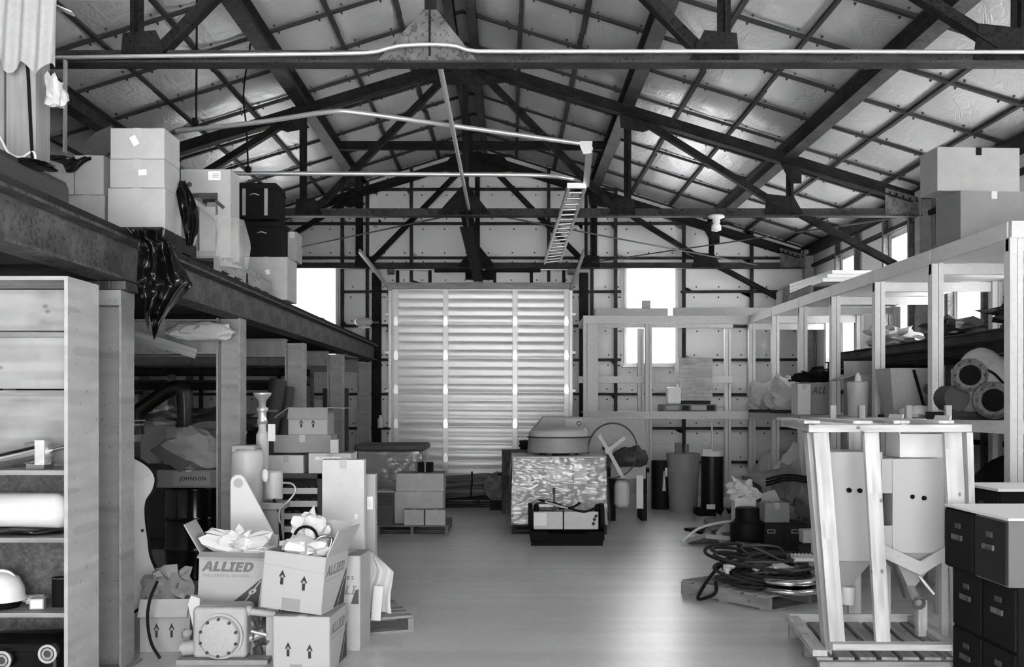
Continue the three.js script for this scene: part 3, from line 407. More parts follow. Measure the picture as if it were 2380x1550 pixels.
{ // wooden shelf unit next to the near column
  const t = thing('shelf_unit', 'tall wooden shelf unit with plywood back beside the nearest column', 'shelf'), x1 = MX + 0.022, x0 = -3.7, zf = -5.5, zb = -5.92, top = 2.41;
  pt(t, 'side_panel', bc(0.022, top, zf - zb, x1 - 0.011, top / 2, (zf + zb) / 2, 0.003), M(172, { r: 0.7, t: 'scuff' })); pt(t, 'side_panel', bc(0.022, top, zf - zb, x0, top / 2, (zf + zb) / 2), MAT.ply);
  pt(t, 'top_board', bc(x1 - x0 - 0.04, 0.022, zf - zb, (x0 + x1) / 2, top - 0.011, (zf + zb) / 2), MAT.ply);
  for (const [a, b, m] of [[2.14, 2.38, MAT.ply], [1.80, 2.11, MAT.ply], [1.36, 1.77, MAT.ply], [0.98, 1.33, MAT.osb], [0.57, 0.95, MAT.osb], [0.0, 0.54, MAT.osb]]) pt(t, 'back_board', bc(x1 - x0 - 0.05, b - a, 0.015, (x0 + x1) / 2, (a + b) / 2, zb + 0.01), m);
  for (const y of [2.115, 1.775]) pt(t, 'ledge', bc(x1 - x0 - 0.05, 0.03, 0.03, (x0 + x1) / 2, y, zb + 0.03), M(150, { r: 0.8, t: 'wood' }));
  for (const y of [1.335, 0.965, 0.555]) pt(t, 'shelf_board', bc(x1 - x0 - 0.05, 0.025, zf - zb - 0.02, (x0 + x1) / 2, y, (zf + zb) / 2), M(150, { r: 0.75, t: 'wood' }));
  const q = (px, py, D = 5.62) => P(px, py, D);
  const hc = thing('hydraulic_cylinder', 'shiny steel hydraulic cylinder through a pale wooden block on the upper shelf', 'cylinder');
  pt(hc, 'barrel', rod(q(-40, 1078), q(92, 1048), 0.045, 20), MAT.chrome); pt(hc, 'piston_rod', rod(q(112, 1048), q(152, 1038), 0.012, 12), MAT.chrome); pt(hc, 'gland', rod(q(108, 1050), q(120, 1046), 0.034, 16), MAT.alu);
  const wb = q(100, 1051); pt(hc, 'wooden_block', bc(0.055, 0.14, 0.09, wb.x, wb.y, wb.z, 0.003).rotateZ(0), MAT.pine); pt(hc, 'clamp', bc(0.06, 0.12, 0.1, q(78, 1050, 5.7).x, q(78, 1053, 5.7).y, -5.7, 0.004), MAT.woodOld);
  pt(hc, 'cradle', bc(0.1, 0.03, 0.12, q(85, 1085).x, 1.363, -5.66), MAT.woodOld);
  const bag = thing('rolled_sack', 'white rolled sack lying on the middle shelf', 'sack', V(q(50, 1180).x, 0.985, -5.7));
  pt(bag, 'sack', (() => { const g = new RoundedBoxGeometry(0.5, 0.2, 0.22, 5, 0.085), p = g.attributes.position; for (let i = 0; i < p.count; i++) { const n = vn(p.getX(i) * 9 + 5, p.getY(i) * 12 + p.getZ(i) * 7 + 5, 64, 12) - 0.5; p.setXYZ(i, p.getX(i), p.getY(i) + 0.035 * n, p.getZ(i) + 0.03 * n); } g.computeVertexNormals(); g.translate(0, 0.125, 0); return boxUV(g); })(), MAT.cloth); pt(bag, 'wrapping', lump(0.24, 0.02, 0.15, 0.3, 15, 3, 3).translate(-0.02, 0.018, 0), MAT.plasticBag); pt(bag, 'torn_hole', lump(0.02, 0.03, 0.02, 0.3, 16, 2).translate(0.17, 0.1, 0.07), MAT.greyDark);
  const hat = thing('hard_hat', 'white hard hat lying on the low shelf', 'hard hat', V(q(-8, 1390).x, 0.569, -5.66));
  pt(hat, 'shell', lathe([[0.135, 0.05], [0.15, 0.045], [0.132, 0.06], [0.125, 0.11], [0.1, 0.165], [0.05, 0.195], [0.0, 0.2]], 28), MAT.whiteGloss); pt(hat, 'ridge', tube([V(-0.12, 0.1, 0), V(-0.06, 0.19, 0), V(0.0, 0.205, 0), V(0.06, 0.19, 0), V(0.12, 0.1, 0)], 0.01, 20, 6), MAT.whiteGloss); pt(hat, 'inner_band', cyl(0.1, 0.12, 0.05, 0, 0.0, 0), MAT.black);
  const can = thing('black_can', 'black can standing at the end of the low shelf', 'can', V(q(128, 1400).x, 0.569, -5.7)); pt(can, 'can', cyl(0.05, 0.05, 0.16), MAT.black); pt(can, 'rim', new THREE.TorusGeometry(0.05, 0.004, 6, 24).rotateX(Math.PI / 2).translate(0, 0.16, 0), MAT.greyDark);
  const sb = thing('small_parts_box', 'small white-labelled box on the low shelf beside the hard hat', 'box', V(q(88, 1405).x, 0.569, -5.62), 0.2); pt(sb, 'box', bx(0.075, 0.06, 0.06, 0, 0, 0, 0.003), MAT.card); pt(sb, 'label', bc(0.06, 0.045, 0.002, 0, 0.03, 0.031), MAT.paper);
  const rg = thing('crumpled_rag', 'crumpled pale rag between hard hat and black can', 'rag', V(q(62, 1400).x, 0.569, -5.72)); pt(rg, 'rag', lump(0.06, 0.03, 0.05, 0.6, 21, 4, 3).translate(0, 0.034, 0), MAT.greyLight);
  const pb = thing('black_plastic_bundle', 'black plastic bundle in the bottom of the wooden shelf unit', 'bundle', V(q(60, 1500).x, 0, -5.72)); pt(pb, 'plastic', (() => { const g = new RoundedBoxGeometry(0.52, 0.4, 0.28, 5, 0.1), p = g.attributes.position; for (let i = 0; i < p.count; i++) { const n = vn(p.getX(i) * 14 + 5, p.getY(i) * 12 + p.getZ(i) * 9 + 5, 64, 25) - 0.5; p.setXYZ(i, p.getX(i), p.getY(i) + 0.04 * n, p.getZ(i) + 0.05 * n); } g.computeVertexNormals(); g.translate(-0.02, 0.225, 0.02); return boxUV(g); })(), MAT.plasticBag);
  for (const [px, py, l] of [[110, 1520, 'rolled hose end poking from the black plastic in the shelf unit'], [4, 1535, 'rolled hose end at the edge of view under the low shelf']]) { const a = q(px, py, 5.52); const r = thing('rolled_hose', l, 'hose', a); pt(r, 'outer_coil', new THREE.TorusGeometry(0.045, 0.008, 8, 28), MAT.greyLight); pt(r, 'inner_coil', new THREE.TorusGeometry(0.026, 0.007, 8, 24), MAT.grey); pt(r, 'roll', new THREE.CylinderGeometry(0.042, 0.042, 0.14, 20).rotateX(Math.PI / 2).translate(0, 0, -0.08), MAT.greyDark); }
}
// ---------------------------------------------------------------- goods up on the mezzanine
{
  const cr = thing('plank_crate', 'tall plank crate strapped shut at the near end of the mezzanine', 'crate', V(-3.1, DECK + 0.2, -5.98));
  for (let i = 0; i < 5; i++) pt(cr, 'plank', bc(i === 4 ? 0.17 : 0.185, 1.25, 0.18, -0.42 + i * 0.185 + (i === 4 ? 0.005 : 0), 0.625, 0.16, 0.004), M(148 - (i % 2) * 8, { r: 0.85, t: 'wood' }));
  const qa = (px, py) => { const p = P(px, py, 5.71); return V(p.x + 3.1, p.y - DECK - 0.2, 0.262); };
  pt(cr, 'strap', tube([qa(52, 60), qa(62, 150), qa(70, 300), qa(75, 400)], 0.009, 20, 6), MAT.black);
  pt(cr, 'cord', tube([qa(-20, 300), qa(0, 322), qa(20, 356), qa(48, 365), qa(76, 352), qa(82, 392)], 0.008, 40, 6), MAT.white);
  pt(cr, 'lid_sheet', sheet(24, 8, (u, v) => { const p = P(-60 + u * 192, -60 + v * (218 + 14 * Math.sin(u * 19) - 60 * (u < 0.4 ? 1 - u / 0.4 : 0)), 5.62); return V(p.x + 3.1, p.y - DECK - 0.2, 0.36 + 0.02 * Math.sin(u * 31 + v * 2)); }), MAT.grey);
  pt(cr, 'sheet_edge', bar(V(-0.3, 1.28, 0.33), V(0.6, 0.92, 0.2), 0.07, 0.008), MAT.greyLight);
  pt(cr, 'torn_wrap', lump(0.05, 0.09, 0.05, 0.5, 33, 3, 2, true).translate(P(112, 200, 5.7).x + 3.1, P(112, 205, 5.7).y - DECK - 0.2, 0.2), MAT.greyLight);
  const tb = thing('tarp_bundle', 'dark tarp-covered pallet under the plank crate on the mezzanine edge', 'tarp bundle', V(-3.05, DECK, -5.7)); pt(tb, 'tarp', (() => { const g = bc(1.0, 0.195, 0.95, 0, 0.1, 0.28, 0.06); const p = g.attributes.position; for (let i = 0; i < p.count; i++) p.setY(i, Math.min(0.196, p.getY(i) * (0.95 + 0.05 * Math.sin(9 * p.getZ(i))))); return g; })(), M(52, { r: 0.6 })); pt(tb, 'plastic_fold', lump(0.08, 0.012, 0.14, 0.5, 35, 3, 3).translate(0.54, 0.15, 0.35), MAT.plasticBag);
  // cartons on pallets near the edge
  pallet('grey pallet under the tall carton stack on the mezzanine', V(-2.86, DECK, -7.5), 0.82, 0.8, { m: MAT.woodDark, n: 5 });
  const y0 = DECK + 0.132, S = (px0, px1, y, h, D, d) => { const a = P(px0, 0, D), b = P(px1, 0, D); return [b.x - a.x, h, d, V((a.x + b.x) / 2, y, -D - d / 2)]; };
  rc('lowest carton of the tall stack by the black plastic on the mezzanine', S(250, 384, y0, 0.29, 7.2, 0.36), { m: MAT.card, group: 'tall carton stack on the mezzanine' });
  rc('middle carton of the tall stack with a square white sticker', S(255, 382, y0 + 0.292, 0.205, 7.2, 0.34), { stickers: [[0.04, 0.11, 0.058, 0.04, 0.05]], group: 'tall carton stack on the mezzanine' });
  rc('top carton of the tall stack with a tilted white sticker', S(256, 382, y0 + 0.499, 0.22, 7.2, 0.34), { stickers: [[-0.02, 0.13, 0.045, 0.07, 0.5]], group: 'tall carton stack on the mezzanine' });
  rc('low carton beside the tall stack, half hidden by the mezzanine edge', S(158, 244, y0, 0.27, 7.35, 0.4), { group: 'cartons left of the tall stack' });
  rc('low carton at the edge of view behind the tarp bundle', S(70, 156, y0, 0.27, 7.4, 0.4), { group: 'cartons left of the tall stack' });
  rc('upper carton with faint handwriting beside the tarp bundle', S(100, 171, y0 + 0.272, 0.27, 7.35, 0.4), { front: PM.hand, group: 'cartons left of the tall stack' });
  rc('upper carton with a black-tarred flap beside the tall stack', S(173, 241, y0 + 0.272, 0.29, 7.35, 0.4), { group: 'cartons left of the tall stack' });
  pallet('grey pallet under the low cartons on the mezzanine', V(-3.55, DECK, -7.55), 0.55, 0.8, { m: MAT.woodDark, n: 5 });
  const bt = thing('black_plastic_sheet', 'crumpled black plastic sheet on top of the upper cartons', 'plastic sheet'); pt(bt, 'sheet', sheet(12, 6, (u, v) => { const p = P(112 + u * 100, 362 + v * (10 + 30 * Math.sin(Math.PI * u) ** 2 * (u > 0.35 ? 1 : 0.4)), 7.33 - 0.002); return V(p.x, p.y + 0.02 * (v < 0.2), -7.335 - (v < 0.2 ? 0.2 * (1 - v * 5) : 0) + 0.006 * (1 + Math.sin(u * 23 + v * 9))); }), MAT.plasticBag);
  const db = thing('dark_board', 'dark square board leaning tilted against the top carton', 'board'); pt(db, 'board', plate([[0, -0.1], [0.13, 0.02], [0.1, 0.17], [-0.02, 0.12], [-0.12, 0.03]], 0.012).translate(P(232, 335, 7.6).x, P(232, 345, 7.6).y, -7.58), M(70, { r: 0.8, t: 'fine' }));
  // appliance carton with cut-out
  const ap = thing('cutout_carton', 'big carton with a cut-out window and a white label on the mezzanine', 'carton', V((P(418, 0, 8.6).x + P(534, 0, 8.6).x) / 2, DECK + 0.13, -8.85)), aw = 116 * 8.6 / 2340;
  const hh = P(0, 392, 8.6).y - DECK - 0.13;
  pt(ap, 'box', [bc(0.1, hh - 0.26, 0.28, -aw / 2 + 0.05, (hh - 0.26) / 2 + 0.06, 0.085), bc(0.11, hh - 0.26, 0.28, aw / 2 - 0.055, (hh - 0.26) / 2 + 0.06, 0.085), bc(aw, 0.2, 0.28, 0, hh - 0.1, 0.085), bc(aw, 0.06, 0.28, 0, 0.03, 0.085), bc(aw - 0.21, hh - 0.26, 0.02, -0.005, (hh - 0.26) / 2 + 0.06, -0.2)], MAT.card);
  pt(ap, 'inner_panel', bc(0.14, hh * 0.55, 0.01, -0.02, hh * 0.33, 0.1), MAT.cardLight); pt(ap, 'slot', bc(0.12, 0.03, 0.004, -0.12, hh - 0.225, 0.227), MAT.greyDark); pt(ap, 'slot', bc(0.1, 0.03, 0.004, 0, 0, 0).rotateZ(-0.7).translate(0.12, hh - 0.3, 0.228), MAT.greyDark); pt(ap, 'flap_strip', bc(0.3, 0.035, 0.006, 0, 0, 0).rotateZ(-0.65).translate(-0.02, hh - 0.33, 0.23), MAT.card);
  face(ap, 'label', 0.105, 0.075, PM.label, [0.075, hh - 0.055, 0.228]); pt(ap, 'vent_hole', new THREE.CylinderGeometry(0.022, 0.022, 0.004, 16).rotateX(Math.PI / 2).translate(-0.14, hh - 0.13, 0.226), MAT.greyDark);
  pallet('pale pallet under the cut-out carton on the mezzanine', V(-2.78, DECK, -8.95), 0.66, 0.9, { m: MAT.pineGrey, n: 6, h: 0.128 });
  const fw = thing('stretch_film', 'loose stretch film hanging round the corner of the cut-out carton', 'film'); pt(fw, 'film', sheet(14, 14, (u, v) => { const p = P(502 + u * (48 + 16 * Math.sin(v * 2.6)), 500 + v * 118, 8.56); return V(p.x, p.y, -8.54 - 0.25 * u * u + 0.012 * Math.sin(u * 17 + v * 13)); }), MAT.film);
  // dark chests and cartons further back
  const trunk = (label, r, slats) => { const t = thing('storage_chest', label, 'chest', r[3]); pt(t, 'body', bx(r[0], r[1], r[2], 0, 0, 0, 0.02), M(28, { r: 0.8, t: 'fine', s: 0.12 })); pt(t, 'lid_edge', bc(r[0] + 0.012, 0.02, r[2] + 0.012, 0, r[1] * 0.82, 0, 0.004), M(22, { r: 0.8, s: 0.1 })); if (slats) for (const x of [-0.24, 0.26]) pt(t, 'pale_batten', bc(0.035, r[1] * 0.72, 0.012, r[0] * x, r[1] * 0.47, r[2] / 2 + 0.006), MAT.grey); pt(t, 'handle', tube([V(-0.05, r[1] * 0.66, r[2] / 2 + 0.01), V(0, r[1] * 0.68, r[2] / 2 + 0.03), V(0.05, r[1] * 0.65, r[2] / 2 + 0.01)], 0.006, 12, 6), MAT.galv); return t; };
  const yb = DECK + 0.47;
  const rb = S(568, 668, DECK, 0.465, 10.9, 0.5); rc('wide carton with a torn white sticker under the dark chests', rb, { m: MAT.card, stickers: [[0.02, 0.3, 0.045, 0.05, 0.3]] });
  trunk('lower dark chest standing on the wide carton', S(564, 654, yb - 0.003, 0.4, 10.95, 0.45), false); trunk('upper dark chest with two pale battens', S(541, 643, yb + 0.4, 0.4, 10.9, 0.45), true);
  rc('small half-dark carton squeezed beside the lower chest', [0.1, 0.33, 0.3, V(P(664, 0, 11.2).x + 0.06, yb - 0.003, -11.4)], { m: MAT.cardDark });
  const lp = pallet('pale pallet with dark slots on the mezzanine edge by the wide carton', V(-2.72, DECK, -10.1), 0.5, 0.8, { m: MAT.pineGrey, n: 5, h: 0.15 });
  solo('foam_board', 'flat pale board lying at the far end of the mezzanine edge', 'board', bx(0.32, 0.03, 0.8, 0, 0, 0, 0.004), MAT.greyLight, V(-2.68, DECK, -13.9), 0.1);
  // black plastic draped over the edge
  const bp = thing('black_plastic_drape', 'crumpled black plastic hanging over the mezzanine edge', 'plastic sheet');
  const out = (v) => v < 0.12 ? [300 + v * 200, 392 - v * 60] : v < 0.55 ? [330 - (v - 0.12) * 10, 400 + (v - 0.12) * 130] : [326 + (v - 0.55) * 60, 455 - (v - 0.55) * 185];
  pt(bp, 'hanging_part', sheet(26, 40, (u, v) => { const [a, b] = out(v), fork = v > 0.6 ? (v - 0.6) * 60 * Math.sin(u * Math.PI * 2.2) : 0; const p = P(a + u * (b - a), 536 + v * 232 - fork, 6.4 + 0.35 * u); const f = 0.045 * Math.sin(u * 14 + v * 4 + 2 * vn(u * 5 + 1, v * 9 + 1, 64, 301)) + 0.05 * (vn(u * 9, v * 16, 64, 302) - 0.5); return V(p.x + f * 0.4, p.y, p.z + 0.06 + f); }), MAT.plasticBag);
  pt(bp, 'upper_part', sheet(8, 24, (u, v) => { const w = 8 + 34 * Math.sin(Math.PI * (0.15 + 0.75 * v)), c = 418 + 26 * Math.sin(v * 1.9); const p = P(c + (u - 0.5) * w, 420 + v * 150, 7.5 - 0.2 * v); const f = 0.05 * (vn(u * 4, v * 9, 64, 305) - 0.5) + 0.02 * Math.sin(u * 12 + v * 5); return V(p.x + f * 0.3, p.y, p.z + f); }), MAT.plasticBag);
}
// ================================================================ floor goods on the mezzanine side
{
  // white moulded fender panel with black edge trim
  const t = thing('moulded_panel', 'glossy white moulded fender panel with black edge trim behind the nearest column', 'fender panel'), D0 = 7.5;
  const edge = [[262, 1040], [300, 1056], [335, 1075], [352, 1090], [362, 1112], [356, 1140], [341, 1165], [339, 1200], [345, 1250], [350, 1290], [362, 1320], [380, 1348], [386, 1362], [376, 1374], [345, 1398], [300, 1430], [230, 1478]];
  const crv = new THREE.CatmullRomCurve3(edge.map(([x, y]) => P(x, y, D0)));
  pt(t, 'panel', sheet(14, 60, (u, v) => { const e = crv.getPoint(v); const L = -3.55; const x = e.x + (L - e.x) * (1 - u); return V(x, e.y, e.z + 0.16 * (Math.sin(Math.PI * u * 0.5) - 1) - 0.05 * Math.sin(v * 5) * (1 - u)); }), MAT.whiteGloss);
  pt(t, 'edge_trim', new THREE.TubeGeometry(new THREE.CatmullRomCurve3(edge.slice(1).map(([x, y]) => { const p = P(x, y, D0); p.z += 0.012; p.x += 0.006; return p; })), 90, 0.011, 6), MAT.rubber);
  pt(t, 'crease', bar(P(300, 1122, 7.47), P(346, 1103, 7.48), 0.012, 0.012), MAT.white); pt(t, 'bolt', new THREE.SphereGeometry(0.012, 10, 8).translate(...P(331, 1233, 7.48).toArray()), MAT.greyDark);
  // drum
  const dr = thing('oil_drum', 'glossy black oil drum behind the second column', 'drum', V(-3.09, 0, -9.95)), r = 0.29;
  pt(dr, 'shell', lathe([[0, 0.01], [r - 0.01, 0.01], [r, 0.02], [r, 0.27], [r + 0.012, 0.285], [r + 0.012, 0.3], [r, 0.315], [r, 0.57], [r + 0.012, 0.585], [r + 0.012, 0.6], [r, 0.615], [r, 0.86], [r + 0.012, 0.875], [r + 0.006, 0.89], [r - 0.014, 0.88], [r - 0.02, 0.865], [0, 0.865]], 48), MAT.blackGloss); pt(dr, 'bung', cyl(0.03, 0.03, 0.015, 0.15, 0.865, 0.05, 16), MAT.galv);
  const jb = rc('flattened carton lettered in dark print on the oil drum', [0.62, 0.17, 0.4, V(-3.1, 0.892, -9.95)], { m: MAT.cardBrown, stickers: [[0.03, 0.09, 0.36, 0.13, 0, PM.john]] });
  const sk = thing('brown_paper_sack', 'torn brown paper sack slumped on the lettered carton', 'sack', V(-3.12, 1.064, -9.95)); pt(sk, 'sack', lump(0.33, 0.2, 0.2, 0.3, 41, 4, 1.5, true).translate(0, 0.18, 0), M(140, { r: 0.85, t: 'card' })); pt(sk, 'flap', bar(V(-0.26, 0.24, 0.2), V(0.04, 0.05, 0.24), 0.3, 0.006, 0, V(0, 1, 0.4)), M(96, { r: 0.9, t: 'card' }));
  const tub = thing('grey_tub', 'pale round tub behind the paper sack', 'tub', V(-2.85, 1.064, -10.35)); pt(tub, 'tub', lathe([[0, 0], [0.12, 0], [0.15, 0.36], [0.158, 0.36], [0.158, 0.34], [0.15, 0.33]], 24), MAT.greyLight);
  // wrapped goods behind
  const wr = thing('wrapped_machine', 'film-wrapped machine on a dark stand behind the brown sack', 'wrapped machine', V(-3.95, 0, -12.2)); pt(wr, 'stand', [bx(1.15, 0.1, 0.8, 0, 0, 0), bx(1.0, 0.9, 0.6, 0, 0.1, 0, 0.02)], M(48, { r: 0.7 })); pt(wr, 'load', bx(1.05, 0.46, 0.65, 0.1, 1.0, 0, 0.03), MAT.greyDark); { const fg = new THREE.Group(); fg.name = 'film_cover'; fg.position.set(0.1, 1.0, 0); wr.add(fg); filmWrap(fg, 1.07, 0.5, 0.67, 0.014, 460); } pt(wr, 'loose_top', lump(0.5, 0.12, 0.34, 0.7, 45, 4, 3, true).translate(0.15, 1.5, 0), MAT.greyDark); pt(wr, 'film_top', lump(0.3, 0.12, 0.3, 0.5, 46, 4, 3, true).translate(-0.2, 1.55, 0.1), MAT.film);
  const du = thing('black_duct', 'thick black flexible duct bent like an elbow behind the white panel', 'duct'), q = (x, y) => P(x, y, 11.2);
  pt(du, 'duct', tube([q(318, 1010), q(316, 985), q(322, 958), q(350, 935), q(395, 905), q(412, 900), q(424, 908), q(428, 935), q(429, 1000)], 0.082, 60, 16), M(20, { r: 0.35, s: 0.5 })); pt(du, 'hose_clamp', new THREE.TorusGeometry(0.084, 0.007, 6, 28).rotateX(Math.PI / 2).translate(...q(318, 977).toArray()), MAT.galv); pt(du, 'reducer', cyl(0.05, 0.085, 0.2, q(316, 1020).x, q(316, 1020).y - 0.03, -11.2), MAT.grey); pt(du, 'pipe', cyl(0.045, 0.045, q(316, 1025).y, q(316, 1020).x, 0, -11.2), MAT.greyDark); pt(du, 'far_leg', cyl(0.08, 0.08, q(428, 1000).y, q(429, 1000).x, 0, -11.2), M(20, { r: 0.35, s: 0.5 }));
  // dark pallet rack in the gloom under the deck
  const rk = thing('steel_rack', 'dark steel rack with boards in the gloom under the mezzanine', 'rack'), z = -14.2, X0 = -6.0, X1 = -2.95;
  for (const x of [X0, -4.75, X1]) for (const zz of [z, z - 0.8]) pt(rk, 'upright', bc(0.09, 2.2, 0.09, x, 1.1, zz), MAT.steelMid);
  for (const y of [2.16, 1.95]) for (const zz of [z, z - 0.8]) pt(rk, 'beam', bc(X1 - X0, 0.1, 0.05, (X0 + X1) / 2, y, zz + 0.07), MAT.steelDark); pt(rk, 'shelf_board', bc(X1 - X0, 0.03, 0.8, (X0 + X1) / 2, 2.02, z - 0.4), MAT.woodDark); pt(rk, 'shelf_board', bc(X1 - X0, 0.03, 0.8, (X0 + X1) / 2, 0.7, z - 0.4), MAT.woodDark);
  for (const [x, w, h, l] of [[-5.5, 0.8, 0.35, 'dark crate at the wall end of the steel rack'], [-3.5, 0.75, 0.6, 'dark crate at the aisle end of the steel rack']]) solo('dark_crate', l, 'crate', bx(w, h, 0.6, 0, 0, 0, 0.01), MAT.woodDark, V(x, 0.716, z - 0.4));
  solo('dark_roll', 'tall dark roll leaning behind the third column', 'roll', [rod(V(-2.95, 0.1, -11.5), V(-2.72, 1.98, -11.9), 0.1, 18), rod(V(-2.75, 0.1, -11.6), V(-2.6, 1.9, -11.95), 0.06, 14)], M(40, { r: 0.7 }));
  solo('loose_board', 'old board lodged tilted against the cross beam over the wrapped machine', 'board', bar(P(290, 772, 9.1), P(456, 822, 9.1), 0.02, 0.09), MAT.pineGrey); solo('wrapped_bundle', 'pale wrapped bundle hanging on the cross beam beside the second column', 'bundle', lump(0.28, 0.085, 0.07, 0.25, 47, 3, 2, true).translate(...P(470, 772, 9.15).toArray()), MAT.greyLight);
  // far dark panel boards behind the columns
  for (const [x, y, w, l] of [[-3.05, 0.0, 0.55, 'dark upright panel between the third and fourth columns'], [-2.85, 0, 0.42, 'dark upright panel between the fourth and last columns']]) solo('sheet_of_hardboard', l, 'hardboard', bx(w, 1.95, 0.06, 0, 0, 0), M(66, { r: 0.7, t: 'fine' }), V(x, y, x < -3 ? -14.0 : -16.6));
}
{ // pump machine on the floor, valve column and bracket
  const D = 8.55, m = thing('pump_unit', 'grey pump unit with upright motor and small side motor behind the white bracket', 'pump'), q = (x, y, d = D) => P(x, y, d);
  const c = q(575, 1120); pt(m, 'motor', lathe([[0, 0.0], [0.135, 0.0], [0.14, 0.02], [0.14, 0.5], [0.12, 0.54], [0.0, 0.55]], 32).translate(c.x, q(0, 1190).y, c.z), MAT.greyLight); pt(m, 'motor_cap', bc(0.2, 0.06, 0.2, c.x - 0.01, q(0, 1042).y, c.z, 0.01), MAT.grey);
  pt(m, 'foot', [cyl(0.12, 0.13, q(0, 1190).y, c.x, 0, c.z), bx(0.6, 0.05, 0.4, c.x + 0.1, 0, c.z)], MAT.grey);
  const s = q(638, 1120); pt(m, 'side_motor', lathe([[0, 0], [0.07, 0], [0.075, 0.02], [0.075, 0.22], [0.06, 0.25], [0, 0.25]], 24).translate(s.x, q(0, 1160).y, s.z + 0.02), MAT.greyLight); pt(m, 'housing', [bx(0.34, 0.06, 0.26, q(620, 0).x, q(0, 1165).y - 0.06, s.z, 0.01), cyl(0.1, 0.1, q(0, 1165).y - 0.06, s.x - 0.02, 0.0, s.z)], MAT.grey);
  pt(m, 'white_knob', lump(0.03, 0.06, 0.03, 0.1, 51, 2).translate(...q(616, 1105, D - 0.16).toArray()), MAT.paper);
  pt(m, 'hose', tube([q(636, 1160, D - 0.1), q(648, 1190, D - 0.12), q(652, 1240, D - 0.15), q(658, 1280, D - 0.15)], 0.012, 24, 8), MAT.rubber, 'black hose'); pt(m, 'hose', tube([q(655, 1122, D - 0.1), q(680, 1125, D - 0.12), q(687, 1140, D - 0.12), q(670, 1165, D - 0.14), q(650, 1185, D - 0.14), q(655, 1240, D - 0.14)], 0.009, 40, 8), MAT.galv, 'pale metal hose');
  const v = thing('valve_stand', 'tall pale valve column with a flared top behind the pump unit', 'valve', V(q(610, 0, 8.9).x, 0, -8.9)), Y = (py) => P(0, py, 8.9).y;
  pt(v, 'stem', lathe([[0, 0], [0.06, 0], [0.055, Y(1010)], [0.045, Y(1005)], [0.035, Y(1000)], [0.035, Y(985)], [0, Y(985)]], 20), MAT.greyLight); pt(v, 'valve_body', lathe([[0.0, Y(985)], [0.045, Y(985)], [0.045, Y(975)], [0.036, Y(972)], [0.036, Y(958)], [0.05, Y(955)], [0.05, Y(948)], [0.03, Y(945)], [0.03, Y(938)], [0, Y(938)]], 20), MAT.alu); pt(v, 'flared_top', lathe([[0.0, Y(940)], [0.03, Y(940)], [0.035, Y(930)], [0.07, Y(920)], [0.08, Y(914)], [0.07, Y(912)], [0, Y(912)]], 24), MAT.alu); pt(v, 'lever', rod(V(0.02, Y(955), 0), V(0.14, Y(955), 0), 0.012), MAT.greyDark); pt(v, 'tag', bc(0.065, 0.15, 0.004, 0.09, Y(1005), 0.04), MAT.paper);
  const br = thing('bracket_plate', 'white tapered steel bracket plate with a round hole at its tip', 'bracket'), pts = [[538, 1260], [538, 1120], [541, 1110], [549, 1104], [560, 1104], [568, 1109], [574, 1120], [642, 1250], [655, 1420], [538, 1420]].map(([x, y]) => { const p = P(x, y, 7.95); return new THREE.Vector2(p.x, p.y); });
  const sh = new THREE.Shape(pts), hp = P(556, 1122, 7.95), hole = new THREE.Path(); hole.absarc(hp.x, hp.y, 0.036, 0, Math.PI * 2, true); sh.holes.push(hole); const g = new THREE.ExtrudeGeometry(sh, { depth: 0.02, bevelEnabled: true, bevelSize: 0.003, bevelThickness: 0.003, bevelSegments: 1, curveSegments: 20 }); g.translate(0, 0, -7.95); pt(br, 'plate', boxUV(g), MAT.whiteGloss); pt(br, 'foot', bx(0.38, P(0, 1415, 7.95).y, 0.18, P(596, 0, 7.95).x, 0, -7.94, 0.005), MAT.white); pt(br, 'backing_disc', new THREE.CylinderGeometry(0.05, 0.05, 0.012, 28).rotateX(Math.PI / 2).translate(hp.x, hp.y, -7.965), MAT.greyLight);
}
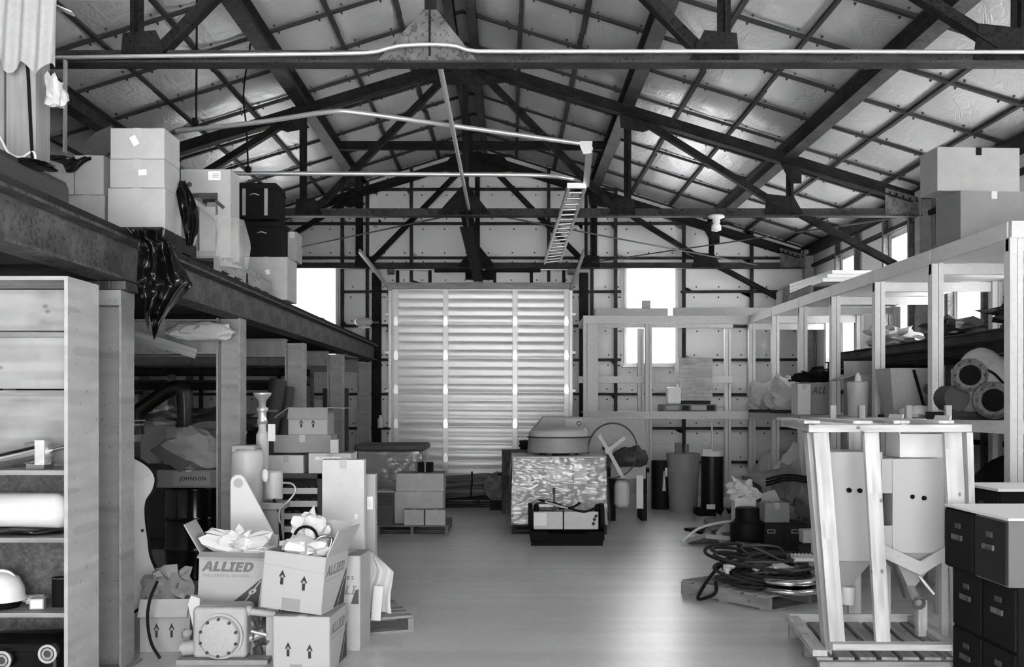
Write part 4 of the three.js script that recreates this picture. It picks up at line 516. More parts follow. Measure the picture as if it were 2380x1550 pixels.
{ // moving cartons and the gearbox in front
  const bs = thing('box_support_crate', 'low wooden crate hidden under the leaning moving cartons', 'crate', V(-1.95, 0, -7.24)); pt(bs, 'crate', bx(0.36, 0.27, 0.34, 0.02, 0, 0, 0.005), MAT.woodOld);
  const a = carton('open moving carton with lettering and a road print, stuffed with white paper', 0.49, 0.39, 0.34, V(-1.94, 0.275, -7.22), { open: [1.85, 0.12, 0.55, null, 0.09], front: PM.mover, turn: 0.06, rz: -0.035 });
  pt(a, 'paper_wad', lump(0.2, 0.11, 0.12, 0.5, 61, 4, 2.5, true).translate(-0.02, 0.42, 0), MAT.paper);
  pt(a, 'paper_sheet', lump(0.12, 0.03, 0.1, 0.5, 62, 3, 3, true).translate(0.15, 0.4, 0.06), MAT.paper);
  const y3 = 0.36;
  const c3 = carton('closed moving carton with two up-arrows at the bottom edge of view', 0.37, y3, 0.44, V(-1.3, 0, -6.62), { front: PM.arrowsLow, side: PM.side, turn: -0.08 });
  const c2 = carton('tilted open moving carton with two up-arrows on top of the lower arrow carton', 0.42, 0.37, 0.4, V(-1.36, y3 + 0.02, -6.66), { open: [null, 0.2, null, 0.35], front: PM.arrows, side: PM.side, turn: -0.2, rz: -0.09 });
  pt(c2, 'paper_wad', lump(0.15, 0.06, 0.12, 0.5, 65, 4, 2.5, true).translate(0.02, 0.37, 0), MAT.paper); pt(c2, 'fabric', lump(0.11, 0.13, 0.07, 0.4, 66, 4, 2.4, true).translate(-0.03, 0.46, -0.1), MAT.cloth);
  const hp = thing('headband', 'black and silver headband lying in the tilted arrow carton', 'headband', V(-1.33, y3 + 0.47, -6.6)); pt(hp, 'band', new THREE.TorusGeometry(0.075, 0.01, 8, 24, Math.PI).rotateZ(-0.3), MAT.black); pt(hp, 'buckle', tube([V(0.06, -0.02, 0.02), V(0.11, 0.015, 0.02), V(0.17, 0.0, 0.0), V(0.16, -0.06, 0)], 0.012, 20, 8), MAT.chrome);
  const ov = carton('upright moving carton with printed flap between tilted carton and tall flat cartons', 0.24, 0.66, 0.3, V(-1.13, 0, -7.12), { front: null, turn: -0.1 }); face(ov, 'printed_face', 0.22, 0.33, PM.over, [0, 0.49, 0.152]);
  const c0 = carton('open carton of brown paper behind the gearbox', 0.34, 0.36, 0.3, V(-2.38, 0, -7.1), { open: [2.6, null, null, null, 0.13], front: PM.plain, turn: 0.05 }); pt(c0, 'brown_paper', lump(0.15, 0.14, 0.12, 0.55, 68, 4, 2, true).translate(0, 0.4, 0), M(128, { r: 0.85, t: 'card' }));
  solo('black_hose', 'black hose curving up from the floor beside the open carton of brown paper', 'hose', tube([P(372, 1530, 6.75), P(352, 1495, 6.75), P(343, 1440, 6.75), P(348, 1395, 6.75), P(366, 1350, 6.78)], 0.011, 30, 8), MAT.rubber);
  const gb = thing('gearbox', 'pale cast gearbox with a round bolted cover in front of the moving cartons', 'gearbox', V(P(535, 0, 6.62).x, 0, -6.75)), q = (px, py, z = 0) => { const p = P(px, py, 6.6); return V(p.x - P(535, 0, 6.62).x, p.y, z); };
  const body = q(510, 1480); pt(gb, 'casing', [bx(0.36, 0.34, 0.24, body.x - 0.01, 0.03, 0, 0.03), cyl(0.15, 0.15, 0.26, 0, 0, 0, 40).rotateX(Math.PI / 2).translate(body.x, body.y, -0.12)], MAT.greyLight);
  const cov = pt(gb, 'round_cover', lathe([[0, 0.035], [0.115, 0.03], [0.13, 0.022], [0.134, 0.0], [0.134, -0.02]], 48).rotateX(Math.PI / 2).translate(body.x, body.y, 0.15), MAT.greyLight);
  for (let i = 0; i < 10; i++) { const an = i * 0.628 + 0.3; pt(cov, 'bolt', new THREE.CylinderGeometry(0.011, 0.011, 0.02, 6).rotateX(Math.PI / 2).translate(body.x + 0.12 * Math.cos(an), body.y + 0.12 * Math.sin(an), 0.178), MAT.greyDark); }
  pt(gb, 'top_pipe', [rod(q(460, 1420, 0.06), q(568, 1424, 0.06), 0.026, 16), rod(q(574, 1428, 0.06), q(634, 1434, 0.06), 0.024, 16)], MAT.greyLight); pt(gb, 'pipe_collar', rod(q(566, 1424, 0.06), q(576, 1427, 0.06), 0.034, 16), MAT.greyLight);
  pt(gb, 'left_bracket', plate([[0, 0], [0.02, 0], [0.03, 0.26], [-0.03, 0.28], [-0.05, 0.22]], 0.05).translate(q(443, 1490).x, q(0, 1490).y, 0.05), MAT.white); pt(gb, 'side_cylinder', [rod(q(415, 1515, 0.05), q(462, 1510, 0.05), 0.05, 20), rod(q(408, 1515, 0.05), q(418, 1515, 0.05), 0.03, 16)], MAT.greyLight); pt(gb, 'knob', lump(0.035, 0.035, 0.035, 0.3, 71, 3).translate(q(428, 1477).x, q(0, 1477).y, 0.1), MAT.grey);
  pt(gb, 'shaft', [rod(q(552, 1500, 0.02), q(605, 1480, 0.02), 0.03, 14), rod(q(575, 1475, 0.05), q(612, 1484, 0.05), 0.014, 10)], MAT.alu); pt(gb, 'greasy_link', lump(0.075, 0.13, 0.05, 0.6, 72, 4, 2.2, true).translate(q(578, 1500).x, q(0, 1500).y, -0.02), M(60, { r: 0.45 })); pt(gb, 'end_plate', bx(0.085, 0.42, 0.05, q(622, 1500).x, 0, 0.0, 0.006), MAT.greyLight); pt(gb, 'base', bx(0.6, 0.03, 0.3, -0.05, 0, 0), MAT.grey);
  // pallet with tall flat cartons
  pallet('pallet under the tall flat cartons beside the aisle', V(-1.28, 0, -7.85), 0.86, 0.95, { m: M(150, { r: 0.8, t: 'wood' }), turn: 0.35, h: 0.12 });
  const tall = (label, px0, px1, py0, D, d, turn, o) => { const p0 = P(px0, 0, D), p1 = P(px1, 0, D), h = P(0, py0, D).y - 0.124; return carton(label, p1.x - p0.x, h, d, V((p0.x + p1.x) / 2, 0.124, -D - d / 2), { turn, ...o }); };
  tall('tall flat carton with torn white labels standing on the aisle pallet', 748, 846, 1068, 7.72, 0.12, 0.02, { m: MAT.cardLight, stickers: [[0.02, 0.62, 0.05, 0.08], [0.1, 0.72, 0.025, 0.035]] });
  tall('tall flat carton with a white tag behind the first tall flat carton', 800, 872, 1102, 7.96, 0.14, 0.02, { m: MAT.card, stickers: [[0.08, 0.8, 0.045, 0.1]] });
  const cl = thing('white_coverall', 'white coverall draped over the corner of the tall flat cartons', 'cloth'); pt(cl, 'fabric', sheet(16, 20, (u, v) => { const w = 1 - 0.3 * Math.sin(v * 5), p = P(846 + u * (66 * Math.min(1, 0.35 + 2.2 * v)) + 4 * Math.sin(v * 6), 1276 + v * 148 + 10 * u * (1 - v), 7.5 + 0.1 * u); return V(p.x, p.y, p.z + 0.03 * Math.sin(u * 13 + v * 2)); }), MAT.cloth);
  solo('white_document', 'white sheet standing against the draped coverall', 'paper', bar(P(873, 1442, 7.42), P(880, 1362, 7.45), 0.07, 0.004, 0, V(0, 0, 1)), MAT.paper);
  // parts shelf and cartons on it
  const ps = thing('parts_shelf', 'low parts shelf with pale trays behind the pump unit', 'shelf', V(P(695, 0, 9.6).x, 0, -9.8)), Y = (py) => P(0, py, 9.6).y; pt(ps, 'cabinet', [bx(0.03, Y(1102), 0.4, -0.22, 0, 0), bx(0.05, Y(1102), 0.4, 0.2, 0, 0), bx(0.44, 0.05, 0.4, 0, Y(1112), 0), bx(0.42, Y(1102), 0.02, 0, 0, -0.19)], MAT.greyDark);
  for (const py of [1136, 1166, 1195, 1225]) { const tr = pt(ps, 'tray', [bx(0.36, 0.012, 0.36, 0, Y(py + 12), 0), bx(0.36, 0.055, 0.012, 0, Y(py + 12), 0.18)], MAT.white); for (let i = 0; i < 4; i++) pt(tr, 'part', lump(0.035, 0.03, 0.035, 0.5, 80 + i, 2).translate(-0.13 + i * 0.085, Y(py + 12) + 0.045, 0.1), MAT.greyDark); }
  const st = Y(1102) + 0.001, bxs = (l, px0, px1, h, y, d, o) => { const p0 = P(px0, 0, 9.6), p1 = P(px1, 0, 9.6); return carton(l, p1.x - p0.x, h, d, V((p0.x + p1.x) / 2, y, -9.8), o); };
  bxs('white carton with faded print on the parts shelf', 622, 704, 0.18, st, 0.36, { m: MAT.cardLight }); 
  const lc = solo('low_cabinet', 'plain grey cabinet beside the parts shelf', 'cabinet', [bx(0.26, st - 0.001, 0.4, 0.03, 0, 0, 0.005)], MAT.greyDark, V(P(778, 0, 9.6).x, 0, -9.8)); bxs('white carton with a printed band on the low cabinet', 716, 816, 0.2, st, 0.36, { m: MAT.cardLight, stickers: [[-0.02, 0.15, 0.24, 0.03]] });
  bxs('flat brown carton across the two white cartons', 634, 768, 0.17, st + 0.202, 0.34, { m: MAT.cardDark, group: 'cartons on the parts shelf' });
  bxs('open carton with two small arrows at the top of the parts shelf stack', 668, 760, 0.26, st + 0.374, 0.34, { m: MAT.cardDark, open: [2.7, null, 2.2, 1.6, 0.12], front: PM.plain });
  solo('white_block', 'small white block on end beside the flat brown carton', 'block', bx(0.075, 0.13, 0.1, 0, 0, 0, 0.004), MAT.greyLight, V(P(766, 0, 9.4).x + 0.02, st + 0.203, -9.55), 0.1);
}
{ // stretch-wrapped pallet and cartons by the roll-up door
  const D = 14.05, x = P(905, 0, D).x; pallet('dark pallet under the film-wrapped load with the dark lid', V(x, 0, -D - 0.5), 0.95, 1.0, { m: MAT.woodDark });
  const w = thing('wrapped_load', 'film-wrapped dark load with a dark padded lid left of the roll-up door', 'wrapped load', V(x, 0.132, -D - 0.5)); pt(w, 'load', bx(0.88, 0.88, 0.8, 0, 0, 0, 0.02), MAT.greyDark); filmWrap(w, 0.9, 0.9, 0.82, 0.012, 450); pt(w, 'lid', bx(1.0, 0.09, 0.9, 0, 0.905, 0, 0.03), M(74, { r: 0.8, t: 'fine' }));
  const D2 = 12.98, px = P(957, 0, D2).x; pallet('old pallet carrying the stacked pale cartons by the aisle', V(P(957, 0, D2).x, 0, -D2 - 0.5), 0.93, 0.96, { m: MAT.woodOld });
  const S = (l, a, b, y0, y1, D, d, o) => { const p0 = P(a, y1, D), p1 = P(b, y0, D); return carton(l, p1.x - p0.x, p1.y - p0.y, d, V((p0.x + p1.x) / 2, 0, -D - d / 2), o); };
  const k = 0.132, g = 'pale cartons stacked near the roll-up door'; let b;
  b = S('large pale lower carton of the stack near the roll-up door', 917, 1030, 1152, 1226, 13.2, 0.5, { group: g }); b.position.y = k; const hb = P(0, 1152, 13.2).y - P(0, 1226, 13.2).y;
  b = S('pale upper carton under the small black box', 920, 1031, 1110, 1152, 13.2, 0.5, { group: g }); b.position.y = k + hb + 0.002; const hu = P(0, 1110, 13.2).y - P(0, 1152, 13.2).y;
  b = S('small pale carton in front of the large one, beside the dark bin', 939, 985, 1190, 1226, 13.0, 0.18, { group: g }); b.position.y = k; b = S('small pale carton in front of the large one, at the pallet corner', 988, 1035, 1190, 1226, 13.0, 0.18, { group: g }); b.position.y = k;
  const bb = thing('black_binder_box', 'small black box with a pale centre strip on the upper carton', 'box', V(P(987, 0, 13.3).x, k + hb + hu + 0.006, -13.45)); pt(bb, 'box', bx(0.2, 0.13, 0.15, 0, 0, 0, 0.005), MAT.black); pt(bb, 'strip', bc(0.014, 0.132, 0.152, 0.0, 0.066, 0), MAT.grey);
  const bn = thing('dark_bin', 'dark slatted bin beside the pale cartons', 'bin', V(P(893, 0, 12.9).x, k, -13.15)); pt(bn, 'bin', bx(0.2, 0.42, 0.26, 0, 0, 0, 0.005), M(66, { r: 0.7 })); pt(bn, 'lid', bx(0.22, 0.03, 0.28, 0, 0.42, 0, 0.004), MAT.grey); for (let i = 0; i < 4; i++) pt(bn, 'slat', bc(0.18, 0.012, 0.01, 0, 0.27 + i * 0.035, 0.133), M(40, { r: 0.7 }));
  const fe = thing('spray_bottle', 'white and dark bottle on a small wall shelf beside the door track', 'bottle', P(884, 994, 18.75)); pt(fe, 'bottle', lathe([[0, 0], [0.05, 0], [0.05, 0.16], [0.02, 0.2], [0.02, 0.24], [0, 0.24]], 16), MAT.paper); pt(fe, 'cap', cyl(0.03, 0.02, 0.05, 0, 0.24, 0, 12), MAT.black);
  solo('wall_shelf', 'small dark wall shelf beside the door track', 'shelf', bx(0.42, 0.03, 0.24, 0, 0, 0), MAT.steelDark, V(P(880, 0, 18.75).x, P(0, 994, 18.75).y - 0.031, -18.78));
  const mo = thing('wall_motor', 'pale motor mounted on the wall column above the mezzanine end', 'motor', P(845, 748, 18.6)); pt(mo, 'housing', new THREE.CapsuleGeometry(0.075, 0.18, 6, 16).rotateZ(Math.PI / 2), MAT.greyLight); pt(mo, 'bracket', [bc(0.22, 0.03, 0.12, 0.02, -0.1, 0), bc(0.05, 0.12, 0.05, 0, -0.07, 0)], MAT.white); pt(mo, 'arm', rod(V(0.1, 0, 0), V(0.27, 0.0, -0.1), 0.025), MAT.greyDark);
}
// ================================================================ middle of the hall
function frust(x0, x1, z0, z1, yt, yb, k, cx = null) { const g = new THREE.BoxGeometry(x1 - x0, yt - yb, z1 - z0).toNonIndexed(), p = g.attributes.position, mx = (x0 + x1) / 2, mz = (z0 + z1) / 2; for (let i = 0; i < p.count; i++) { const low = p.getY(i) < 0, s = low ? k : 1; p.setXYZ(i, p.getX(i) * s + (low && cx != null ? cx : mx), p.getY(i) + (yt + yb) / 2, p.getZ(i) * s + mz); } g.computeVertexNormals(); return boxUV(g); }
function shell(w, h, d, t = 0.005) { return [bc(w, h, t, 0, h / 2, d / 2), bc(w, h, t, 0, h / 2, -d / 2), bc(t, h, d, w / 2, h / 2, 0), bc(t, h, d, -w / 2, h / 2, 0)]; }
{
  const D = 12.05, u = thing('hydraulic_power_unit', 'grey hydraulic power unit on a black skid in the middle of the aisle', 'power unit', V(P(1318, 0, D).x, 0, -D - 0.25)), K = D / FOCAL, X = (px) => (px - 1318) * K, Y = (py) => P(0, py, D).y;
  pt(u, 'skid_runner', bc(0.86, 0.07, 0.06, 0, 0.035, 0.2), MAT.black); pt(u, 'skid_runner', bc(0.86, 0.07, 0.06, 0, 0.035, -0.2), MAT.black); pt(u, 'skid_plate', plate([[X(1234), 0.07], [X(1404), 0.07], [X(1404), 0.17], [X(1370), 0.17], [X(1362), 0.145], [X(1278), 0.145], [X(1270), 0.17], [X(1234), 0.17]], 0.5, 0.004).translate(0, 0, 0.25), MAT.black);
  pt(u, 'tank', bc(X(1392) - X(1240), Y(1190) - Y(1232), 0.4, (X(1240) + X(1392)) / 2, (Y(1190) + Y(1232)) / 2, 0, 0.012), MAT.greyLight); pt(u, 'label', bc(0.15, 0.15, 0.003, X(1256), Y(1208), 0.202), MAT.paper); pt(u, 'fastening_strap', bc(0.016, 0.26, 0.008, X(1310), Y(1212), 0.204), MAT.black);
  pt(u, 'beam_label', bc(0.17, 0.03, 0.01, X(1270), Y(1177), 0.14), MAT.white); pt(u, 'manifold', bc(0.25, 0.08, 0.18, X(1272), Y(1180), 0.04, 0.01), MAT.steelMid);
  pt(u, 'hose', tube([V(X(1255), Y(1166), 0.05), V(X(1290), Y(1172), 0.16), V(X(1330), Y(1184), 0.2), V(X(1360), Y(1190), 0.2), V(X(1390), Y(1182), 0.1)], 0.015, 40, 8), MAT.rubber); pt(u, 'hose', tube([V(X(1300), Y(1185), 0.1), V(X(1330), Y(1180), 0.2), V(X(1350), Y(1172), 0.1)], 0.014, 24, 8), MAT.rubber); pt(u, 'pale_hose', tube([V(X(1268), Y(1168), 0.15), V(X(1295), Y(1176), 0.2), V(X(1320), Y(1182), 0.2)], 0.013, 20, 8), MAT.greyLight);
  pt(u, 'control_lever', [rod(V(X(1289), Y(1190), 0.1), V(X(1289), Y(1150), 0.1), 0.01), cyl(0.017, 0.02, 0.07, X(1289), Y(1150), 0.1, 12)], MAT.greyDark);
  for (const s of [-1, 1]) { pt(u, 'wheel', new THREE.CylinderGeometry(0.16, 0.16, 0.05, 28).rotateZ(Math.PI / 2).translate(s * 0.435, 0.33, 0.0), MAT.rubber); pt(u, 'side_valve', lump(0.035, 0.06, 0.05, 0.3, 401 + s, 3).translate(s * 0.37, Y(1185), 0.15), MAT.black); }
  for (const [px, py] of [[1382, 1208], [1380, 1218], [1386, 1200]]) pt(u, 'fitting', lump(0.02, 0.02, 0.025, 0.2, px, 2).translate(X(px), Y(py), 0.21), MAT.greyDark);
  // big film-wrapped load
  const D2 = 13.1, x = P(1300, 0, D2).x, top = P(0, 1062, D2).y; pallet('dark pallet under the big film-wrapped load in mid aisle', V(x, 0, -D2 - 0.55), 1.24, 1.05, { m: MAT.woodDark });
  const w = thing('wrapped_pallet_load', 'big film-wrapped pallet load with white papers under the film', 'wrapped load', V(x, 0.132, -D2 - 0.55)), h = top - 0.132; pt(w, 'load', bx(1.2, h - 0.02, 1.0, 0, 0, 0, 0.01), M(140, { r: 0.7, t: 'card' })); pt(w, 'paper', bc(0.17, 0.26, 0.003, 0.28, h * 0.74, 0.503), MAT.paper); pt(w, 'paper', bc(0.34, 0.2, 0.003, 0.0, h * 0.76, 0.503), MAT.cardLight);
  filmWrap(w, 1.22, h, 1.02, 0.014, 470); pt(w, 'top_cap', bc(1.24, 0.018, 1.04, 0, h - 0.005, 0, 0.006), MAT.cardLight);
  const tb = thing('round_hopper_lid', 'round grey steel tub with a flanged lid on the wrapped load', 'tub', V(P(1300, 0, 13.5).x, top + 0.007, -13.62)); pt(tb, 'foot', bx(0.5, 0.03, 0.3, 0, 0, 0), MAT.black); pt(tb, 'tub', lathe([[0, 0.03], [0.385, 0.03], [0.395, 0.04], [0.395, 0.235]], 48), MAT.grey); pt(tb, 'flange', lathe([[0.39, 0.232], [0.43, 0.232], [0.43, 0.245], [0.39, 0.25]], 48), MAT.greyDark); pt(tb, 'lid', lathe([[0.4, 0.246], [0.395, 0.3], [0.36, 0.36], [0.0, 0.375]], 48), MAT.greyLight);
  for (const x2 of [-0.14, 0.16]) pt(tb, 'clip', bx(0.07, 0.03, 0.03, x2, 0.0, 0.36), MAT.greyDark);
  // housing machine behind
  const D3 = 14.6, m = thing('sheet_metal_machine', 'grey machine with a long sloped sheet-metal hood behind the wrapped load', 'machine'), q = (px, py) => { const p = P(px, py, D3); return [p.x, p.y]; };
  pt(m, 'hood', plate([q(1228, 1052), q(1232, 1008), q(1264, 970), q(1494, 972), q(1500, 978), q(1500, 1112), q(1420, 1112), q(1420, 1055)], 0.55, 0.006).translate(0, 0, -D3), MAT.grey); pt(m, 'name_plate', bc(0.24, 0.13, 0.004, q(1334, 0)[0], q(0, 984)[1], -D3 + 0.012), MAT.greyLight); pt(m, 'plate_dial', new THREE.TorusGeometry(0.03, 0.006, 6, 20).translate(q(1346, 0)[0], q(0, 984)[1], -D3 + 0.018), MAT.greyDark);
  pt(m, 'greasy_drive', lump(0.26, 0.15, 0.2, 0.3, 421, 4, 3).translate(q(1465, 0)[0], q(0, 1062)[1], -D3 + 0.1), M(66, { r: 0.6, t: 'rust' })); pt(m, 'stand', [bx(0.08, 0.75, 0.5, q(1425, 0)[0], 0, -D3 - 0.28), bx(0.08, 0.75, 0.5, q(1498, 0)[0], 0, -D3 - 0.28), bx(0.6, 0.06, 0.5, q(1462, 0)[0], 0.7, -D3 - 0.28), bx(0.08, 1.0, 0.4, q(1290, 0)[0], 0, -D3 - 0.3)], MAT.steelDark); pt(m, 'side_tank', bx(0.24, 0.42, 0.3, q(1450, 0)[0] - 0.02, 0.18, -D3 - 0.1, 0.08), MAT.greyLight); pt(m, 'white_door', bx(0.1, 0.48, 0.02, q(1487, 0)[0], 0.18, -D3 + 0.0), MAT.white);
  const hw = thing('hand_wheel', 'large thin hand wheel with three pale spokes beside the tub', 'hand wheel', P(1424, 1047, 13.9)); pt(hw, 'rim', new THREE.TorusGeometry(0.36, 0.011, 8, 64).scale(0.95, 1.05, 1), MAT.greyDark); for (const [a, b] of [[-0.19, 0.21], [0.17, 0.18], [0.14, -0.37]]) pt(hw, 'spoke', bar(V(-0.06, 0.0, 0.0), V(a, b, 0), 0.05, 0.02, 0, V(0, 0, 1)), MAT.greyLight); pt(hw, 'hub', new THREE.CylinderGeometry(0.05, 0.05, 0.06, 20).rotateX(Math.PI / 2).translate(-0.06, 0, 0), MAT.greyLight); pt(hw, 'shaft', rod(V(-0.06, 0, 0.0), V(-0.06, 0, -0.7), 0.025), MAT.greyDark);
  // goods by the foot of the roll-up door
  pallet('long dark pallet under the bundle of old hoses at the roll-up door', V(P(1108, 0, 16.4).x, 0, -16.9), 1.15, 0.9, { m: MAT.woodDark });
  const rb = thing('hose_bundle', 'bundle of old hoses and straps on the long dark pallet', 'hoses', V(P(1108, 0, 16.4).x, 0.14, -16.85)); for (let i = 0; i < 12; i++) { const y = 0.05 + 0.09 * (i % 4), z = 0.3 - Math.floor(i / 4) * 0.2, s = rr(-0.1, 0.1); pt(rb, 'hose', tube([V(-0.55 + s, y - 0.02, z), V(-0.2, y + rr(-0.02, 0.04), z + 0.03), V(0.2, y + rr(-0.02, 0.04), z), V(0.5 + s, Math.max(0.04, y - 0.05), z)], 0.042, 24, 8), M([72, 96, 84][i % 3], { r: 0.85 })); } for (const x2 of [-0.1, 0.32]) pt(rb, 'strap', tube([V(x2, 0.01, 0.37), V(x2 + 0.02, 0.3, 0.37), V(x2 + 0.01, 0.42, 0.1), V(x2, 0.3, -0.2)], 0.016, 20, 6), MAT.black);
  const bd = thing('small_drum', 'dull grey steel drum with a dark fitting at the roll-up door', 'drum', V(P(1205, 0, 15.7).x, 0, -15.7)); const dh = P(0, 1045, 15.7).y; pt(bd, 'shell', lathe([[0, 0], [0.26, 0], [0.26, dh * 0.6], [0.27, dh * 0.61], [0.26, dh * 0.62], [0.26, dh], [0.24, dh], [0, dh - 0.02]], 36), MAT.steelMid); pt(bd, 'fitting', [lump(0.14, 0.07, 0.12, 0.4, 431, 3, 2, true).translate(0.14, dh + 0.07, 0.05), cyl(0.04, 0.05, 0.16, 0.2, dh, 0, 12)], MAT.steelDark); pt(bd, 'lug', bc(0.1, 0.03, 0.04, -0.28, dh * 0.61, 0.02), MAT.black);
  const dc = thing('steel_disc', 'half-hidden rusty disc standing beside the small drum', 'disc', V(P(1160, 0, 16.1).x, 0, -16.1)); pt(dc, 'disc', new THREE.CylinderGeometry(0.24, 0.24, 0.05, 36).rotateX(Math.PI / 2).translate(0, 0.24 + 0.13, 0), MAT.steelMid); pt(dc, 'base', bx(0.3, 0.16, 0.12, 0, 0, 0), MAT.steelDark);
}
// ================================================================ shelf frame on the window side
const FX = 4.06, FT = 3.19, FM = 1.56;
{
  const t = thing('storage_rack', 'L-shaped pale steel stud frame for storage along the window side', 'storage rack');
  const post = (x, z, h = FT - 0.13, label) => pt(t, 'post', [bc(0.014, h, 0.1, x + 0.007, h / 2, z), bc(0.045, h, 0.014, x + 0.036, h / 2, z + 0.043), bc(0.045, h, 0.014, x + 0.036, h / 2, z - 0.043), bc(0.034, h, 0.014, x + 0.087, h / 2, z + 0.03), bc(0.012, h, 0.08, x + 0.11, h / 2, z - 0.003), bc(0.05, h, 0.012, x + 0.08, h / 2, z - 0.03)], MAT.frame);
  const Ds = [8.2, 9.7, 11.2, 12.7, 14.1, 15.55, 17.05];
  for (const D of Ds) { post(FX, -D); post(5.36, -D); pt(t, 'top_joist', bc(5.4 - FX, 0.1, 0.05, (5.4 + FX) / 2, FT - 0.19, -D), MAT.frame); pt(t, 'shelf_joist', bc(5.4 - FX - 0.1, 0.08, 0.05, (5.4 + FX) / 2, FM - 0.06, -D), MAT.frame); }
  for (let i = 0; i + 1 < Ds.length; i++) { const a = -Ds[i], b = -Ds[i + 1]; pt(t, 'top_rail', bc(0.05, 0.14, a - b - 0.01, FX + 0.026, FT - 0.07, (a + b) / 2, 0.004), MAT.frame); pt(t, 'mid_rail', bc(0.05, 0.1, a - b - 0.11, FX + 0.03, FM - 0.05, (a + b) / 2, 0.004), MAT.frame); pt(t, 'deck_panel', bc(1.3, 0.02, a - b - 0.02, 4.74, FT - 0.12, (a + b) / 2), MAT.white); pt(t, 'shelf_panel', bc(1.2, 0.02, a - b - 0.02, 4.72, FM - 0.012, (a + b) / 2), M(170, { r: 0.7, t: 'fine' })); }
  pt(t, 'top_rail', bc(1.3, 0.14, 0.05, FX + 0.66, FT - 0.07, -8.17, 0.004), MAT.frame);
  // back run along the gable wall
  const z0 = -17.1, z1 = -18.3, X = (px, D = 17.1) => P(px, 0, D).x;
  for (const px of [1362, 1506]) post(X(px) - 0.05, z0); pt(t, 'wide_post', bc(0.14, FT - 0.14, 0.05, X(1380), (FT - 0.14) / 2, z0 + 0.0), MAT.frame); for (const px of [1372, 1488, 1690]) post(X(px, 18.3) - 0.05, z1);
  pt(t, 'top_rail', bc(FX - X(1355), 0.14, 0.05, (FX + X(1355)) / 2, FT - 0.07, z0 + 0.03, 0.004), MAT.frame); pt(t, 'mid_rail', bc(FX - X(1355), 0.13, 0.05, (FX + X(1355)) / 2, FM - 0.06, z0 + 0.03, 0.004), MAT.frame); pt(t, 'rear_rail', bc(FX - X(1355), 0.12, 0.04, (FX + X(1355)) / 2, 2.13, z1 + 0.06, 0.004), MAT.frame); pt(t, 'rear_rail', bc(FX - X(1355), 0.12, 0.04, (FX + X(1355)) / 2, FT - 0.06, z1 + 0.06, 0.004), MAT.frame);
  pt(t, 'shelf_panel', bc(FX - X(1355) - 0.1, 0.02, 1.15, (FX + X(1355)) / 2, FM - 0.012, (z0 + z1) / 2), M(190, { r: 0.7, t: 'fine' })); pt(t, 'end_rail', bc(0.05, 0.14, 1.2, X(1362), FT - 0.07, (z0 + z1) / 2), MAT.frame);
  // goods on the back run
  const gd = (name, label, cat, g, m, px, D, y) => solo(name, label, cat, g, m, V(P(px, 0, D).x, y, -D));
  const top = FT + 0.002;
  gd('flat_carton', 'flat brown carton on top of the frame in front of the far window', 'carton', [bx(1.25, 0.15, 0.4, 0, 0, 0, 0.01), frust(0.2, 0.35, -0.03, 0.03, 0.3, 0.14, 1)], MAT.card, 1465, 17.5, FT + 0.001); gd('top_plank', 'long grey plank on top of the frame between flat carton and corner', 'plank', bx(1.9, 0.16, 0.06, 0, 0, 0, 0.004), MAT.grey, 1692, 17.35, FT + 0.001);
  const pl = pallet('small pallet on the frame shelf under the pale crate', V(P(1602, 0, 17.5).x, FM, -17.75), 0.92, 0.7, { m: MAT.woodOld, n: 5, h: 0.125 }); gd('crate_base', 'dark board under the pale plywood crate', 'board', bx(0.52, 0.06, 0.4, 0, 0, 0), MAT.woodDark, 1612, 17.8, FM + 0.127); gd('plywood_crate', 'pale plywood crate standing on the shelf pallet', 'crate', bx(0.58, 0.75, 0.45, 0, 0, 0, 0.006), M(178, { r: 0.8, t: 'ply' }), 1612, 17.8, FM + 0.188);
  const jg = thing('white_jug', 'white plastic jug on the shelf pallet beside the plywood crate', 'jug', V(P(1566, 0, 17.45).x, FM + 0.127, -17.48)); pt(jg, 'jug', bx(0.24, 0.3, 0.16, 0, 0, 0, 0.03), MAT.whiteGloss); pt(jg, 'cap', cyl(0.03, 0.025, 0.06, 0.06, 0.3, 0, 14), MAT.white);
  // goods stacked on top of the frame
  const ty = FT; pallet('small dark pallet under the two brown cartons on top of the frame', V(4.58, ty - 0.1, -9.35), 0.9, 0.6, { m: MAT.woodDark, n: 5, h: 0.1 });
  carton('lower brown carton on top of the frame at the near end', 0.66, 0.46, 0.42, V(4.42, ty + 0.002, -9.42), { m: MAT.cardBrown, turn: 0.12 }); carton('upper brown carton with a dark lid edge on top of the frame', 0.78, 0.4, 0.34, V(4.3, ty + 0.466, -9.4), { m: MAT.cardDark, turn: 0.06, tape: MAT.black });
  for (let i = 0; i < 3; i++) solo('foam_slab', ['lowest', 'middle', 'uppermost'][i] + ' white foam panel of the pile on top of the frame', 'foam slab', bx(0.95 - i * 0.05, 0.05, 1.6, 0, 0, 0, 0.004), MAT.white, V(4.72, ty + 0.16 + i * 0.052, -14.4), 0.04 * i, 'foam panels on the frame'); for (let i = 0; i < 2; i++) pallet((i ? 'upper' : 'lower') + ' brown pallet under the white foam panels on top of the frame', V(4.66, ty - 0.1 + i * 0.13, -14.5), 0.95, 1.1, { m: MAT.woodOld, n: 6, h: 0.128 });
  const ch = thing('brown_case', 'brown rounded case beside the foam panels on top of the frame', 'case', V(4.34, ty - 0.1, -15.6)); pt(ch, 'case', bx(0.3, 0.42, 0.5, 0, 0, 0, 0.09), M(100, { r: 0.7 }));
}
